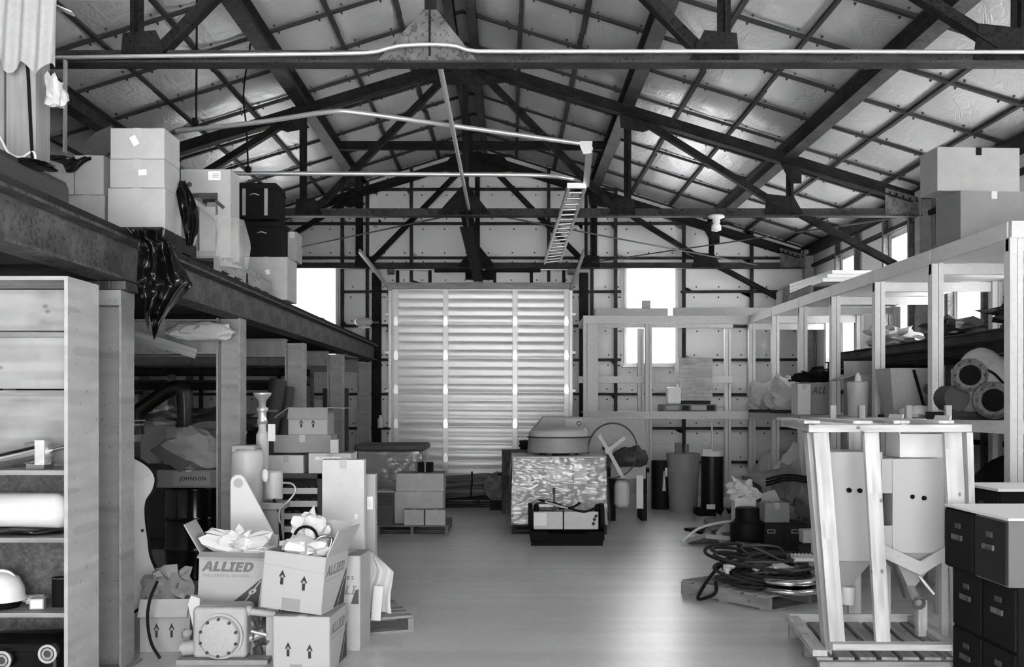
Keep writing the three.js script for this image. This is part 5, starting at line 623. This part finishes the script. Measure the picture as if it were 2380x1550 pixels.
{ // goods inside the frame
  const G = (px, D) => P(px, 0, D).x, S = FM + 0.0;
  // second level of dark steel stock
  const rk = thing('steel_stock_rack', 'dark rack arms carrying long steel stock behind the frame posts', 'rack'); for (const D of [9.2, 11.0, 12.8, 14.6]) { pt(rk, 'arm', bc(0.75, 0.07, 0.07, 5.0, 2.16, -D), MAT.steelDark); pt(rk, 'upright', bc(0.08, 2.6, 0.08, 5.4, 1.3, -D + 0.16), MAT.steelDark); }
  const names = ['dark channel', 'rusty flat bar', 'grey angle', 'dark pipe', 'brown timber', 'dark beam', 'pale moulding', 'rusty pipe', 'grey channel'];
  for (let i = 0; i < 9; i++) { const lay = Math.floor(i / 5), x = 4.72 + (i % 5) * 0.13 + lay * 0.06, y = 2.2 + lay * 0.125, z0 = -8.7 - rr(0, 0.5), z1 = -14.2 - rr(0, 1.2), a = V(x, y + 0.056, z0), b = V(x + rr(-0.02, 0.02), y + 0.056, z1); solo('steel_stock', 'long ' + names[i] + ' lying in the ' + (lay ? 'upper' : 'lower') + ' layer of the stock rack', 'steel stock', i % 4 === 3 ? rod(a, b, 0.05, 12) : wide(a, b, 0.1, 0.11, 0.014), [MAT.steelDark, MAT.steelMid, MAT.steel][i % 3], null, 0, 'steel stock on the rack'); }
  solo('engine_part', 'black lumpy engine part on the steel stock behind the near post', 'engine part', lump(0.26, 0.12, 0.34, 0.6, 501, 4, 2.4, true), M(22, { r: 0.6, s: 0.3 }), V(4.95, 2.56, -9.6)); solo('engine_part', 'dark lumpy engine part on the steel stock further along the rack', 'engine part', lump(0.24, 0.1, 0.3, 0.6, 502, 4, 2.4, true), M(46, { r: 0.5 }), V(4.95, 2.54, -11.2)); solo('pale_wrapped_part', 'pale plastic-wrapped part on the far end of the steel stock', 'wrapped part', lump(0.22, 0.12, 0.4, 0.6, 503, 4, 2.6, true), MAT.greyLight, V(4.9, 2.56, -12.9));
  // big pump volute
  const D = 9.35, pm = thing('flanged_pump', 'grey pump casing with two dark flanged openings on the near shelf', 'pump', V(0, S, 0)), q = (px, py, d = D) => { const p = P(px, py, d); p.y -= S; return p; };
  const ring = (o, px, py, r, d, tilt) => { const c = q(px, py, d), f = pt(o, 'flange', lathe([[r * 0.6, -0.03], [r, -0.03], [r, 0.02], [r * 0.6, 0.03]], 32).rotateX(Math.PI / 2).rotateY(tilt).translate(c.x, c.y, c.z), M(108, { r: 0.6, t: 'rust', s: 0.4 })); pt(o, 'dark_bore', new THREE.CylinderGeometry(r * 0.62, r * 0.62, 0.05, 28).rotateX(Math.PI / 2).rotateY(tilt).translate(c.x, c.y, c.z + 0.005), M(14, { r: 0.8, s: 0.1 })); for (let i = 0; i < 8; i++) { const an = i * Math.PI / 4, v = V(r * 0.82 * Math.cos(an), r * 0.82 * Math.sin(an), 0.03).applyAxisAngle(V(0, 1, 0), tilt); pt(f, 'bolt', new THREE.SphereGeometry(0.014, 6, 5).translate(c.x + v.x, c.y + v.y, c.z + v.z), MAT.greyDark); } };
  const c1 = q(2292, 895, 9.7); pt(pm, 'casing', [new THREE.SphereGeometry(0.33, 32, 20).scale(0.85, 0.95, 0.8).translate(c1.x, c1.y, c1.z), new THREE.TorusGeometry(0.2, 0.11, 14, 30).scale(1, 1.15, 1).rotateY(0.4).translate(c1.x - 0.1, c1.y, c1.z + 0.12)], MAT.grey); pt(pm, 'seam_strip', tube([q(2285, 855, 9.35), q(2310, 868, 9.33), q(2336, 895, 9.33)], 0.012, 16, 6), MAT.black); ring(pm, 2254, 872, 0.155, 9.25, -0.35); ring(pm, 2308, 930, 0.17, 9.12, -0.25); pt(pm, 'skid', bx(0.75, 0.07, 0.5, q(2270, 0, 9.5).x, 0, -9.5), MAT.woodDark); pt(pm, 'motor', new THREE.CylinderGeometry(0.12, 0.12, 0.3, 20).rotateX(Math.PI / 2).translate(q(2225, 0, 9.4).x, 0.2, -9.55), MAT.greyDark);
  solo('upright_white_tube', 'bright white tube standing behind the flanged pump', 'tube', cyl(0.045, 0.045, 0.5, 0, 0, 0, 16), MAT.white, V(G(2216, 10.4), S, -10.35));
  carton('half-open carton with a hanging flap on the middle of the frame shelf', 0.44, 0.48, 0.4, V(G(2042, 11.6), S, -11.95), { m: MAT.cardDark, open: [null, 0.1, 1.9, null] }); const bk = thing('grey_bucket', 'pale cylindrical bucket with a white cap in front of the half-open carton', 'bucket', V(G(2012, 11.3), S, -11.55)); pt(bk, 'bucket', lathe([[0, 0], [0.11, 0], [0.12, 0.38], [0.1, 0.4], [0, 0.4]], 28), MAT.greyLight); pt(bk, 'cap', lathe([[0.04, 0.4], [0.03, 0.46], [0.01, 0.5], [0, 0.5]], 12), MAT.paper);
  const mc = thing('sheet_metal_bin', 'grey sheet-metal bin with a slanted dark edge on the frame shelf', 'bin', V(G(2112, 10.6), S, -10.75)); pt(mc, 'bin', frust(-0.22, 0.2, -0.22, 0.22, 0.52, 0, 0.7), MAT.grey); pt(mc, 'edge', bar(V(0.02, 0.5, 0.23), V(0.15, 0.08, 0.2), 0.025, 0.02), MAT.black); pt(mc, 'gauge', new THREE.CylinderGeometry(0.06, 0.06, 0.06, 20).rotateX(Math.PI / 2).translate(0.19, 0.3, 0.24), MAT.greyDark);
  solo('stone_block', 'pale rough block at the edge of the frame shelf', 'block', lump(0.17, 0.07, 0.12, 0.2, 511, 3, 2, true).translate(0, 0.06, 0), MAT.cardLight, V(G(2140, 10.1), S, -10.15)); solo('pry_bar', 'dark pry bar lying on the frame shelf', 'bar', rod(V(0, 0, 0), V(0.4, 0, 0.2), 0.014, 8), MAT.steelDark, V(G(2040, 10.9), S + 0.016, -10.9));
  carton('brown lettered moving carton on the frame shelf', 0.36, 0.42, 0.4, V(G(1902, 13.3), S, -13.5), { m: MAT.cardDark, front: PM.shelf }); carton('narrow pale carton beside the lettered moving carton', 0.17, 0.4, 0.3, V(G(1872, 13.0), S, -13.2), { m: MAT.cardLight }); solo('oily_tool', 'black oily tool lying on the lettered moving carton', 'tool', [lump(0.22, 0.08, 0.12, 0.6, 513, 4, 3, true), rod(V(-0.4, -0.05, 0.1), V(0.1, -0.04, 0.05), 0.012)], MAT.black, V(G(1900, 13.4), S + 0.5, -13.45));
  const wb = (l, px, D, w, h, sd) => { const t = thing('wrapped_bale', l, 'wrapped bale', V(G(px, D), S, -D)); pt(t, 'bale', lump(w, h, 0.25, 0.25, sd, 4, 1.8, true).translate(0, h * 0.92, 0), MAT.greyLight); pt(t, 'pallet_block', bx(w * 1.5, 0.05, 0.4, 0, 0, 0), MAT.woodDark); };
  wb('film-wrapped bale on the frame shelf beside the corner post', 1775, 15.9, 0.25, 0.25, 521); wb('larger film-wrapped bale on the frame shelf beside the lettered carton', 1832, 14.9, 0.3, 0.28, 522);
  for (const [px, D, w, h, l, m] of [[1780, 15.9, 0.34, 0.5, 'pale sack under the frame shelf by the corner', MAT.greyLight], [1835, 14.9, 0.36, 0.55, 'pale carton-sized sack under the frame shelf', MAT.cardLight], [2010, 11.6, 0.4, 0.6, 'dark sack under the frame shelf behind the pine crate', MAT.greyDark], [2110, 10.4, 0.4, 0.75, 'black drum-shaped bundle under the frame shelf behind the hopper', M(22, { r: 0.7, s: 0.2 })], [2300, 8.95, 0.34, 0.6, 'black machine under the near end of the frame shelf', M(16, { r: 0.7, s: 0.2 })]]) solo('floor_bundle', l, 'bundle', lump(w, h, 0.34, 0.2, px, 4, 1.7, true).translate(0, h * 0.92, 0), m, V(G(px, D) + 0.15, 0, -D));
  for (let i = 0; i < 4; i++) solo('long_tube', ['lowest', 'second', 'third', 'topmost'][i] + ' dark tube lying along the floor inside the frame', 'tube', rod(V(4.5, 0.3 + i * 0.15, -13.4), V(4.55, 0.32 + i * 0.15, -16.5), 0.06, 12), [MAT.steelDark, MAT.steelMid][i % 2], null, 0, 'tubes inside the frame');
  // cans under the corner of the frame
  const tc = thing('trash_can', 'tall grey ribbed trash can under the back of the frame', 'trash can', V(P(1588, 0, 15.9).x, 0, -15.9)); pt(tc, 'can', lathe([[0, 0], [0.22, 0], [0.245, 0.62], [0.26, 0.63], [0.26, 0.68], [0.25, 0.69], [0.262, 0.9], [0.27, 0.92], [0.24, 0.92], [0.22, 0.5]], 36), M(128, { r: 0.7, t: 'fine' })); for (const s of [-1, 1]) pt(tc, 'handle', bx(0.03, 0.14, 0.05, s * 0.27, 0.55, 0), MAT.white); pt(tc, 'scrap', [bx(0.1, 0.3, 0.06, -0.08, 0.78, 0), bx(0.06, 0.26, 0.06, 0.05, 0.8, 0.03)], M(100, { r: 0.8 }));
  const bcn = thing('black_cylinder', 'tall black cylinder with a taped top on a dark base under the frame', 'cylinder', V(P(1655, 0, 15.4).x, 0, -15.4)); pt(bcn, 'base', bx(0.5, 0.1, 0.4, 0, 0, 0, 0.01), MAT.black); pt(bcn, 'cylinder', cyl(0.17, 0.17, 0.82, 0, 0.1, 0, 32), M(22, { r: 0.4, s: 0.4 })); pt(bcn, 'taped_top', [cyl(0.178, 0.178, 0.07, 0, 0.9, 0, 28), bx(0.14, 0.1, 0.1, -0.1, 0.91, 0.1)], MAT.white); pt(bcn, 'rod', rod(V(0, 0.9, 0), V(0.0, 1.42, 0), 0.014), MAT.galv); pt(bcn, 'tag', bx(0.13, 0.07, 0.01, -0.06, 0.11, 0.205), MAT.paper);
  const sp = thing('dark_barrel', 'dark barrel between frame post and trash can with a white nozzle', 'barrel', V(P(1537, 0, 16.3).x, 0, -16.3)); pt(sp, 'barrel', cyl(0.16, 0.16, 0.78, 0, 0, 0, 24), M(18, { r: 0.6, s: 0.3 })); pt(sp, 'nozzle', lathe([[0, 0.3], [0.03, 0.3], [0.012, 0.62], [0, 0.62]], 12).translate(0.02, 0, 0.17), MAT.white);
}
// ================================================================ heap, cables, crate and cabinets on the near window side
{
  const q = P, fl = (px, D) => V(P(px, 0, D).x, 0, -D);
  solo('dark_mat', 'black rubber mat lying in front of the heap', 'mat', bx(0.5, 0.03, 0.5, 0, 0, 0), M(24, { r: 0.9, s: 0.2 }), fl(1650, 13.4), 0.3);
  const sl = thing('sled_blade', 'pale curved sled-like blade lying on the floor by the heap', 'blade'); pt(sl, 'curved_strip', tube([q(1584, 1256, 12.2).setY(0.03), q(1625, 1228, 12.3), q(1680, 1214, 12.4), q(1725, 1210, 12.4)], 0.018, 30, 8), MAT.white); pt(sl, 'plate', plate([[0, 0], [0.4, 0.12], [0.78, 0.14], [0.8, 0.02]], 0.3).rotateX(0).translate(q(1600, 0, 12.2).x, 0.03, -12.15), M(78, { r: 0.6, t: 'rust' })); pt(sl, 'inner_strip', bar(q(1640, 1246, 12.1), q(1715, 1252, 12.1), 0.03, 0.05), MAT.greyLight);
  const mt = thing('black_motor', 'black stubby motor in front of the heap', 'motor', fl(1737, 11.0)); pt(mt, 'stand', bx(0.2, 0.2, 0.2, 0.0, 0, 0, 0.02), MAT.greyDark); pt(mt, 'motor', lathe([[0, 0.2], [0.18, 0.2], [0.185, 0.24], [0.185, 0.4], [0.15, 0.42], [0.13, 0.46], [0.13, 0.56], [0.12, 0.575], [0, 0.575]], 32), M(14, { r: 0.6, s: 0.25 })); pt(mt, 'foot_ring', new THREE.TorusGeometry(0.1, 0.03, 10, 28).rotateX(0.6).translate(0.03, 0.11, 0.2), MAT.greyDark);
  const fd = thing('drawer_cabinet', 'dark low drawer cabinet with two label holders in the heap', 'cabinet', fl(1808, 11.5)); pt(fd, 'body', bx(0.55, 0.36, 0.4, 0, 0, 0, 0.005), M(40, { r: 0.8, s: 0.1 })); for (const x of [-0.13, 0.14]) { const d = pt(fd, 'drawer', bx(0.25, 0.17, 0.012, x, 0.17, 0.203, 0.002), M(44, { r: 0.8, s: 0.1 })); pt(d, 'label_holder', [bc(0.08, 0.008, 0.006, x, 0.29, 0.212), bc(0.08, 0.008, 0.006, x, 0.255, 0.212), bc(0.008, 0.04, 0.006, x - 0.04, 0.272, 0.212), bc(0.008, 0.04, 0.006, x + 0.04, 0.272, 0.212)], MAT.greyLight); }
  carton('small taped carton on the dark drawer cabinet', 0.28, 0.22, 0.26, V(P(1805, 0, 11.4).x, 0.362, -11.5), { m: MAT.cardDark, tape: MAT.card });
  const bg = thing('paper_bag', 'torn white paper bag standing in the heap', 'paper bag', fl(1728, 11.9)); pt(bg, 'bag', [...shell(0.24, 0.6, 0.2).map((g, i) => g)], MAT.paper); pt(bg, 'crumpled_top', lump(0.14, 0.12, 0.12, 0.6, 601, 4, 2.5, true).translate(0.0, 0.66, 0), MAT.cloth);
  const cols = [104, 70, 132, 88, 150, 60, 118, 80, 96];
  const hs = [[1688, 1200, 12.6, 0.22, 'crumpled brown cardboard at the aisle edge of the heap'], [1752, 1142, 13.1, 0.26, 'big crumpled brown carton in the middle of the heap'], [1838, 1118, 13.1, 0.26, 'crumpled carton at the top of the heap beside the frame'], [1856, 1180, 12.4, 0.2, 'dark oily sack in the heap'], [1772, 1185, 12.4, 0.2, 'grey scrap bundle low in the heap'], [1888, 1215, 11.9, 0.2, 'greasy scrap beside the pine crate']];
  hs.forEach(([px, py, D, r, l], i) => { const h = P(0, py, D).y; solo('heap_piece', l, 'scrap', lump(r, h * 0.55, r * 0.8, 0.55, 610 + i, 4, 2.2, true).translate(0, h * 0.5, 0), M(cols[i], { r: 0.8, t: 'card' }), fl(px, D), i); });
  [[1700, 1215, 12.15, 0.5, 0.3, 'torn flat piece of cardboard leaning at the aisle side of the heap'], [1752, 1178, 12.2, -0.5, 0.34, 'flat cardboard piece leaning in the middle of the heap'], [1842, 1160, 12.15, 0.35, 0.36, 'flat cardboard piece leaning behind the small taped carton']].forEach(([px, py, D, a, w, l], i) => { const h = P(0, py, D).y; solo('cardboard_piece', l, 'cardboard', (() => { const g = plate([[-w / 2, 0], [w / 2, 0.02], [w * 0.55, h * 0.8], [w * 0.1, h], [-w * 0.5, h * 0.75]], 0.008); g.rotateX(-0.35); g.rotateZ(a * 0.4); return g; })(), M([150, 112, 132][i], { r: 0.85, t: 'card' }), fl(px, D), a); });
  solo('leaning_board', 'short pale board leaning on the heap behind the taped carton', 'board', bar(q(1812, 1202, 11.75), q(1782, 1144, 11.95), 0.2, 0.02, 0, V(0, 0.3, 1)), MAT.card); solo('heap_plank', 'old plank lying across the top of the heap', 'plank', bar(q(1735, 1112, 12.4), q(1838, 1092, 12.5), 0.3, 0.05), MAT.woodOld); for (let i = 0; i < 3; i++) solo('bent_strip', ['lower', 'middle', 'upper'][i] + ' bent dark strip sticking out of the heap', 'strip', tube([q(1780, 1128 - i * 7, 12.2), q(1830, 1116 - i * 6, 12.1), q(1885, 1122 - i * 6, 12.0)], 0.014, 16, 6), MAT.steelDark, null, 0, 'bent strips');
  solo('white_small_box', 'small white box at the foot of the heap beside the pine crate', 'box', bx(0.16, 0.14, 0.16, 0, 0, 0, 0.004), MAT.white, V(P(1882, 0, 10.9).x, 0.2, -10.95)); solo('dark_block', 'dark timber block under the small white box', 'block', bx(0.3, 0.198, 0.3, 0, 0, 0), MAT.woodDark, V(P(1882, 0, 10.9).x, 0, -10.95));
  // pallet of cables
  const pc = V(P(1775, 0, 8.95).x, 0, -8.95), pal = pallet('weathered pallet under the tangle of cables', pc, 1.05, 1.0, { m: M(138, { r: 0.85, t: 'wood' }), turn: 0.62, h: 0.13, n: 7 });
  for (let k = 0; k < 11; k++) { const pts = [], R0 = rr(0.2, 0.44), cx = pc.x + rr(-0.2, 0.22), cz = pc.z + rr(-0.15, 0.28), turns = 1.6 + (k % 3) * 0.5, n = Math.round(turns * 12); for (let i = 0; i <= n; i++) { const a = i / 12 * Math.PI * 2 + k * 1.3, r = R0 * (1 + 0.2 * Math.sin(a * 1.7 + k * 2)); pts.push(V(cx + r * Math.cos(a), 0.155 + 0.012 * (k % 8) + (0.05 + 0.02 * (k % 4)) * (1 + Math.sin(a * 0.83 + k * 2.1)), cz + r * 0.85 * Math.sin(a))); } solo('cable_coil', ['lowest', 'second', 'third', 'fourth', 'fifth', 'sixth', 'seventh', 'eighth', 'ninth', 'tenth', 'topmost'][k] + ' coil of the dark cable tangle on the weathered pallet', 'cable', tube(pts, [0.015, 0.011, 0.019][k % 3], n * 4, 7), M([34, 70, 48][k % 3], { r: 0.7, s: 0.3 }), null, 0, 'cables on the weathered pallet'); }
  solo('trailing_cable', 'black cable loop trailing off the weathered pallet onto the floor', 'cable', tube([q(1740, 1306, 9.3), q(1690, 1308, 9.2), q(1655, 1335, 8.9), q(1622, 1378, 8.7).setY(0.03), q(1628, 1386, 8.65).setY(0.03), q(1662, 1374, 8.6).setY(0.09), q(1664, 1352, 8.7)], 0.015, 60, 8), MAT.rubber);
  const rim = (l, px, D, y, r) => { const t = thing('wheel_rim', l, 'wheel rim', V(P(px, 0, D).x, y, -D)); pt(t, 'rim', lathe([[r * 0.4, 0.0], [r * 0.92, 0.0], [r, 0.015], [r, 0.035], [r * 0.94, 0.05], [r * 0.75, 0.055], [r * 0.4, 0.03]], 48), MAT.chrome); pt(t, 'hub_hole', cyl(r * 0.42, r * 0.42, 0.02, 0, 0.008, 0, 28), MAT.black); }; rim('lower shiny steel rim on the weathered pallet', 1835, 8.5, 0.132, 0.27); rim('upper shiny steel rim on the weathered pallet', 1832, 8.52, 0.2, 0.26);
  const bl = thing('bellows', 'shiny ribbed metal bellows on the cable tangle', 'bellows', V(P(1868, 0, 8.75).x, 0.33, -8.8)); pt(bl, 'bellows', lathe(Array.from({ length: 17 }, (_, i) => [i === 0 || i === 16 ? 0.0 : 0.06 + 0.014 * (i % 2), -0.12 + i * 0.016]), 24).rotateZ(Math.PI / 2), MAT.chrome); solo('bright_plate', 'small bright bent plate on the cable tangle', 'plate', lump(0.1, 0.035, 0.06, 0.4, 631, 3, 2, true), MAT.galv, V(P(1812, 0, 8.6).x, 0.3, -8.6)); for (const [px, l] of [[1758, 'pale fitting lying in the middle of the cable tangle'], [1690, 'pale fitting at the aisle edge of the cable tangle']]) solo('pale_fitting', l, 'fitting', [cyl(0.035, 0.035, 0.05, 0, 0, 0, 14), cyl(0.02, 0.02, 0.1, 0, -0.06, 0, 10), new THREE.TorusGeometry(0.035, 0.012, 8, 18).rotateX(1.2).translate(0.02, 0.03, 0.02)], MAT.greyLight, V(P(px, 0, 8.7).x, 0.27, -8.7));
}
{ // pine crate with hopper machine
  const c = thing('pine_crate', 'open pine lumber crate round the hopper machine', 'crate'), D = 6.32, m = MAT.pine, q = (px, py, d = D) => P(px, py, d);
  const b = (name, a, e, w, h, up, mm = m) => pt(c, name, bar(a, e, w, h, 0.003, up), mm);
  const Z = V(0, 0, 1);
  b('front_post', q(1946, 1508), q(1906, 1004), 0.04, 0.098, V(1, 0, 0)); b('front_post', q(2052, 1510), q(2023, 1004), 0.04, 0.092, V(1, 0, 0)); b('front_post', q(2238, 1510), q(2212, 1004), 0.04, 0.11, V(1, 0, 0)); b('side_post', q(2262, 1510, 6.42), q(2247, 1004, 6.36), 0.09, 0.04, V(1, 0, 0));
  b('side_post', q(1922, 1518, 6.5), q(1878, 1004, 6.46), 0.09, 0.04, V(1, 0, 0)); b('back_post', q(1985, 1425, 7.35), q(1985, 1000, 7.35), 0.04, 0.09, V(1, 0, 0)); b('back_post', q(2186, 1425, 7.35), q(2186, 1000, 7.35), 0.04, 0.09, V(1, 0, 0));
  b('top_rail', q(1878, 996, 6.27), q(2256, 995, 6.27), 0.04, 0.045); b('top_side_rail', V(q(1880, 0, 6.4).x, 1.56, -6.32), V(q(1880, 0, 6.4).x + 0.12, 1.565, -7.36), 0.05, 0.045); b('top_side_rail', V(q(2248, 0, 6.3).x, 1.56, -6.32), V(q(2248, 0, 6.3).x - 0.03, 1.565, -7.36), 0.05, 0.045); b('top_rail', V(2.0, 1.565, -7.36), V(2.88, 1.565, -7.36), 0.04, 0.045);
  b('top_slat', V(2.2, 1.596, -6.25), V(2.26, 1.598, -7.4), 0.12, 0.02); b('top_slat', V(2.46, 1.596, -6.3), V(2.5, 1.598, -7.4), 0.1, 0.02); b('top_slat', V(1.9, 1.596, -6.3), V(2.02, 1.598, -7.4), 0.1, 0.02); b('top_slat', V(2.74, 1.596, -6.3), V(2.7, 1.598, -7.4), 0.1, 0.02);
  for (const px of [1935, 2002, 2111, 2203]) { const a = q(px, 988, 7.45), e = q(px, 942, 7.45); b('stake', a.setY(1.2), e, 0.045, 0.04, undefined, MAT.pineGrey); }
  for (let i = 0; i < 7; i++) b('deck_board', V(1.98 + i * 0.135, 0.115, -6.3), V(2.1 + i * 0.135, 0.115, -7.4), 0.1, 0.02, undefined, MAT.pineGrey);
  b('front_sill', q(1930, 1500, 6.28), q(2252, 1502, 6.28), 0.09, 0.04); b('back_sill', V(2.05, 0.15, -7.34), V(2.95, 0.15, -7.34), 0.04, 0.06); b('side_sill', V(2.82, 0.15, -6.3), V(2.95, 0.15, -7.36), 0.09, 0.04); b('side_sill', V(1.95, 0.15, -6.3), V(2.07, 0.15, -7.36), 0.09, 0.04);
  for (const z of [-6.3, -6.8, -7.34]) b('base_skid', V(1.94 - (z + 6.3) * 0.1, 0.052, z), V(2.86 - (z + 6.3) * 0.1, 0.052, z), 0.05, 0.1, undefined, MAT.pineGrey);
  // hopper
  const h = thing('hopper_machine', 'grey twin hopper machine standing inside the pine crate', 'hopper'), H = 6.78, X = (px, d = H) => P(px, 0, d).x, Y = (py, d = H) => P(0, py, d).y, g = M(162, { r: 0.5 });
  pt(h, 'left_bin', [bx(X(2052) - X(1926), Y(1050) - Y(1305), 0.4, (X(2052) + X(1926)) / 2, Y(1305), -H - 0.2, 0.006), frust(X(1930), X(2030), -H - 0.38, -H - 0.02, Y(1305), Y(1372), 0.3, X(1978))], g); pt(h, 'right_bin', [bx(X(2192) - X(2072), Y(1066) - Y(1285), 0.4, (X(2192) + X(2072)) / 2, Y(1285), -H - 0.18, 0.006), frust(X(2074), X(2192), -H - 0.36, -H, Y(1285), Y(1372), 0.15, X(2140))], g);
  pt(h, 'bridge_panel', bx(X(2076) - X(2048), Y(1066) - Y(1146), 0.02, (X(2076) + X(2048)) / 2, Y(1146), -H + 0.0), g); pt(h, 'bridge_panel', bx(X(2076) - X(2048), Y(1221) - Y(1290), 0.02, (X(2076) + X(2048)) / 2, Y(1290), -H), g);
  pt(h, 'slot_back', bx(0.09, 0.28, 0.02, X(2060), Y(1230), -H - 0.15), MAT.woodDark);
  pt(h, 'angle_flange', plate([[X(2058, 6.72), Y(1268, 6.72)], [X(2140, 6.72), Y(1306, 6.72)], [X(2204, 6.72), Y(1268, 6.72)], [X(2204, 6.72), Y(1298, 6.72)], [X(2140, 6.72), Y(1336, 6.72)], [X(2058, 6.72), Y(1298, 6.72)]], 0.02, 0.003).translate(0, 0, -6.72), MAT.greyLight);
  for (const [px, py] of [[1972, 1139], [1997, 1140], [2118, 1154], [2145, 1157]]) pt(h, 'bolt_knob', lump(0.017, 0.017, 0.02, 0.2, px, 2).translate(X(px), Y(py), -H + 0.015), MAT.black);
  for (const [px, d] of [[2193, 6.74], [1930, 7.1], [2060, 7.12], [2193, 7.15]]) pt(h, 'leg', bc(0.045, Y(1290, d) - 0.126, 0.045, X(px, d), (Y(1290, d) + 0.126) / 2, -d), MAT.greyLight);
  pt(h, 'outlet', [cyl(0.05, 0.055, 0.06, X(1978), Y(1384), -H - 0.2, 20), cyl(0.03, 0.03, 0.05, X(1978), Y(1392), -H - 0.2, 16)], MAT.greyDark); pt(h, 'sample_cup', cyl(0.045, 0.05, 0.12, X(1984), Y(1412), -H - 0.12, 20), MAT.white); pt(h, 'outlet_pipe', [rod(V(X(2140), Y(1376), -H - 0.18), V(X(2132), Y(1398), -H + 0.02), 0.03, 16), rod(V(X(2150), Y(1345), -H - 0.1), V(X(2178), Y(1385), -H - 0.05), 0.012)], MAT.galv); pt(h, 'outlet_ring', new THREE.TorusGeometry(0.034, 0.012, 8, 24).translate(X(2132), Y(1399), -H + 0.03), MAT.steelMid); pt(h, 'support_block', bx(0.06, Y(1400) - 0.126, 0.06, X(2155), 0.126, -H - 0.1), MAT.pine); pt(h, 'brace', bar(V(X(2074), Y(1310), -H + 0.02), V(X(2110), Y(1392), -H - 0.05), 0.02, 0.01), MAT.greyDark);
  carton('open white-lined carton on top of the hopper machine', 0.3, 0.16, 0.26, V(X(2122, 7.0), Y(1066) + 0.004, -6.98), { m: MAT.white, open: [null, 0.2, -0.2, 0.4, 0.1] });
  // filing cabinets
  const cab = (l, x, d0, w, hh, dep, o = {}) => { const t = thing('filing_cabinet', l, 'filing cabinet', V(x, o.y ?? 0, -d0)); pt(t, 'body', bx(dep, hh, w - 0.006, dep / 2, 0, -w / 2, 0.004), o.m ?? M(24, { r: 0.8, s: 0.08 })); const n = o.n ?? 2; for (let i = 0; i < n; i++) { const y0 = hh * i / n + 0.01, dh = hh / n - 0.02, dr = pt(t, 'drawer', bx(0.014, dh, w - 0.03, -0.006, y0, -w / 2, 0.003), o.dm ?? M(28, { r: 0.75, s: 0.1 })); pt(dr, 'pull', bar(V(-0.022, y0 + dh * 0.55, -w * 0.34), V(-0.022, y0 + dh * 0.55, -w * 0.66), 0.012, 0.03), MAT.steelMid); pt(dr, 'label_holder', bc(0.006, 0.03, 0.07, -0.015, y0 + dh * 0.75, -w / 2), MAT.greyDark); } return t; };
  const x = 2.7, d0 = 5.43, cw = 0.392, up = { y: 0.717, n: 1 }; cab('lower dark filing cabinet nearest the camera', x + 0.05, d0, cw, 0.715, 0.57); cab('lower dark filing cabinet behind the nearest one', x + 0.05, d0 + cw + 0.002, cw, 0.715, 0.57); cab('upper filing cabinet nearest the camera with a grey end', x, d0, cw, 0.36, 0.62, { ...up, m: M(104, { r: 0.7, s: 0.3 }), dm: M(40, { r: 0.75, s: 0.12 }) }); cab('upper dark filing cabinet behind the grey-ended one', x, d0 + cw + 0.002, cw, 0.36, 0.62, up);
  solo('white_board_top', 'white board lying on top of the filing cabinets', 'board', bx(0.66, 0.016, 0.8, 0, 0, 0, 0.003), MAT.white, V(x + 0.32, 1.079, -d0 - 0.39)); const c5 = cab('dark cabinet with a pale top behind the filing cabinets', 3.3, 6.75, 0.5, 1.12, 0.7, { n: 3 }); solo('pale_board_top', 'pale board lying on the cabinet behind the filing cabinets', 'board', bx(0.74, 0.02, 0.55, 0, 0, 0, 0.003), MAT.cardLight, V(3.64, 1.122, -7.0));
}
renderer.render(scene, camera);
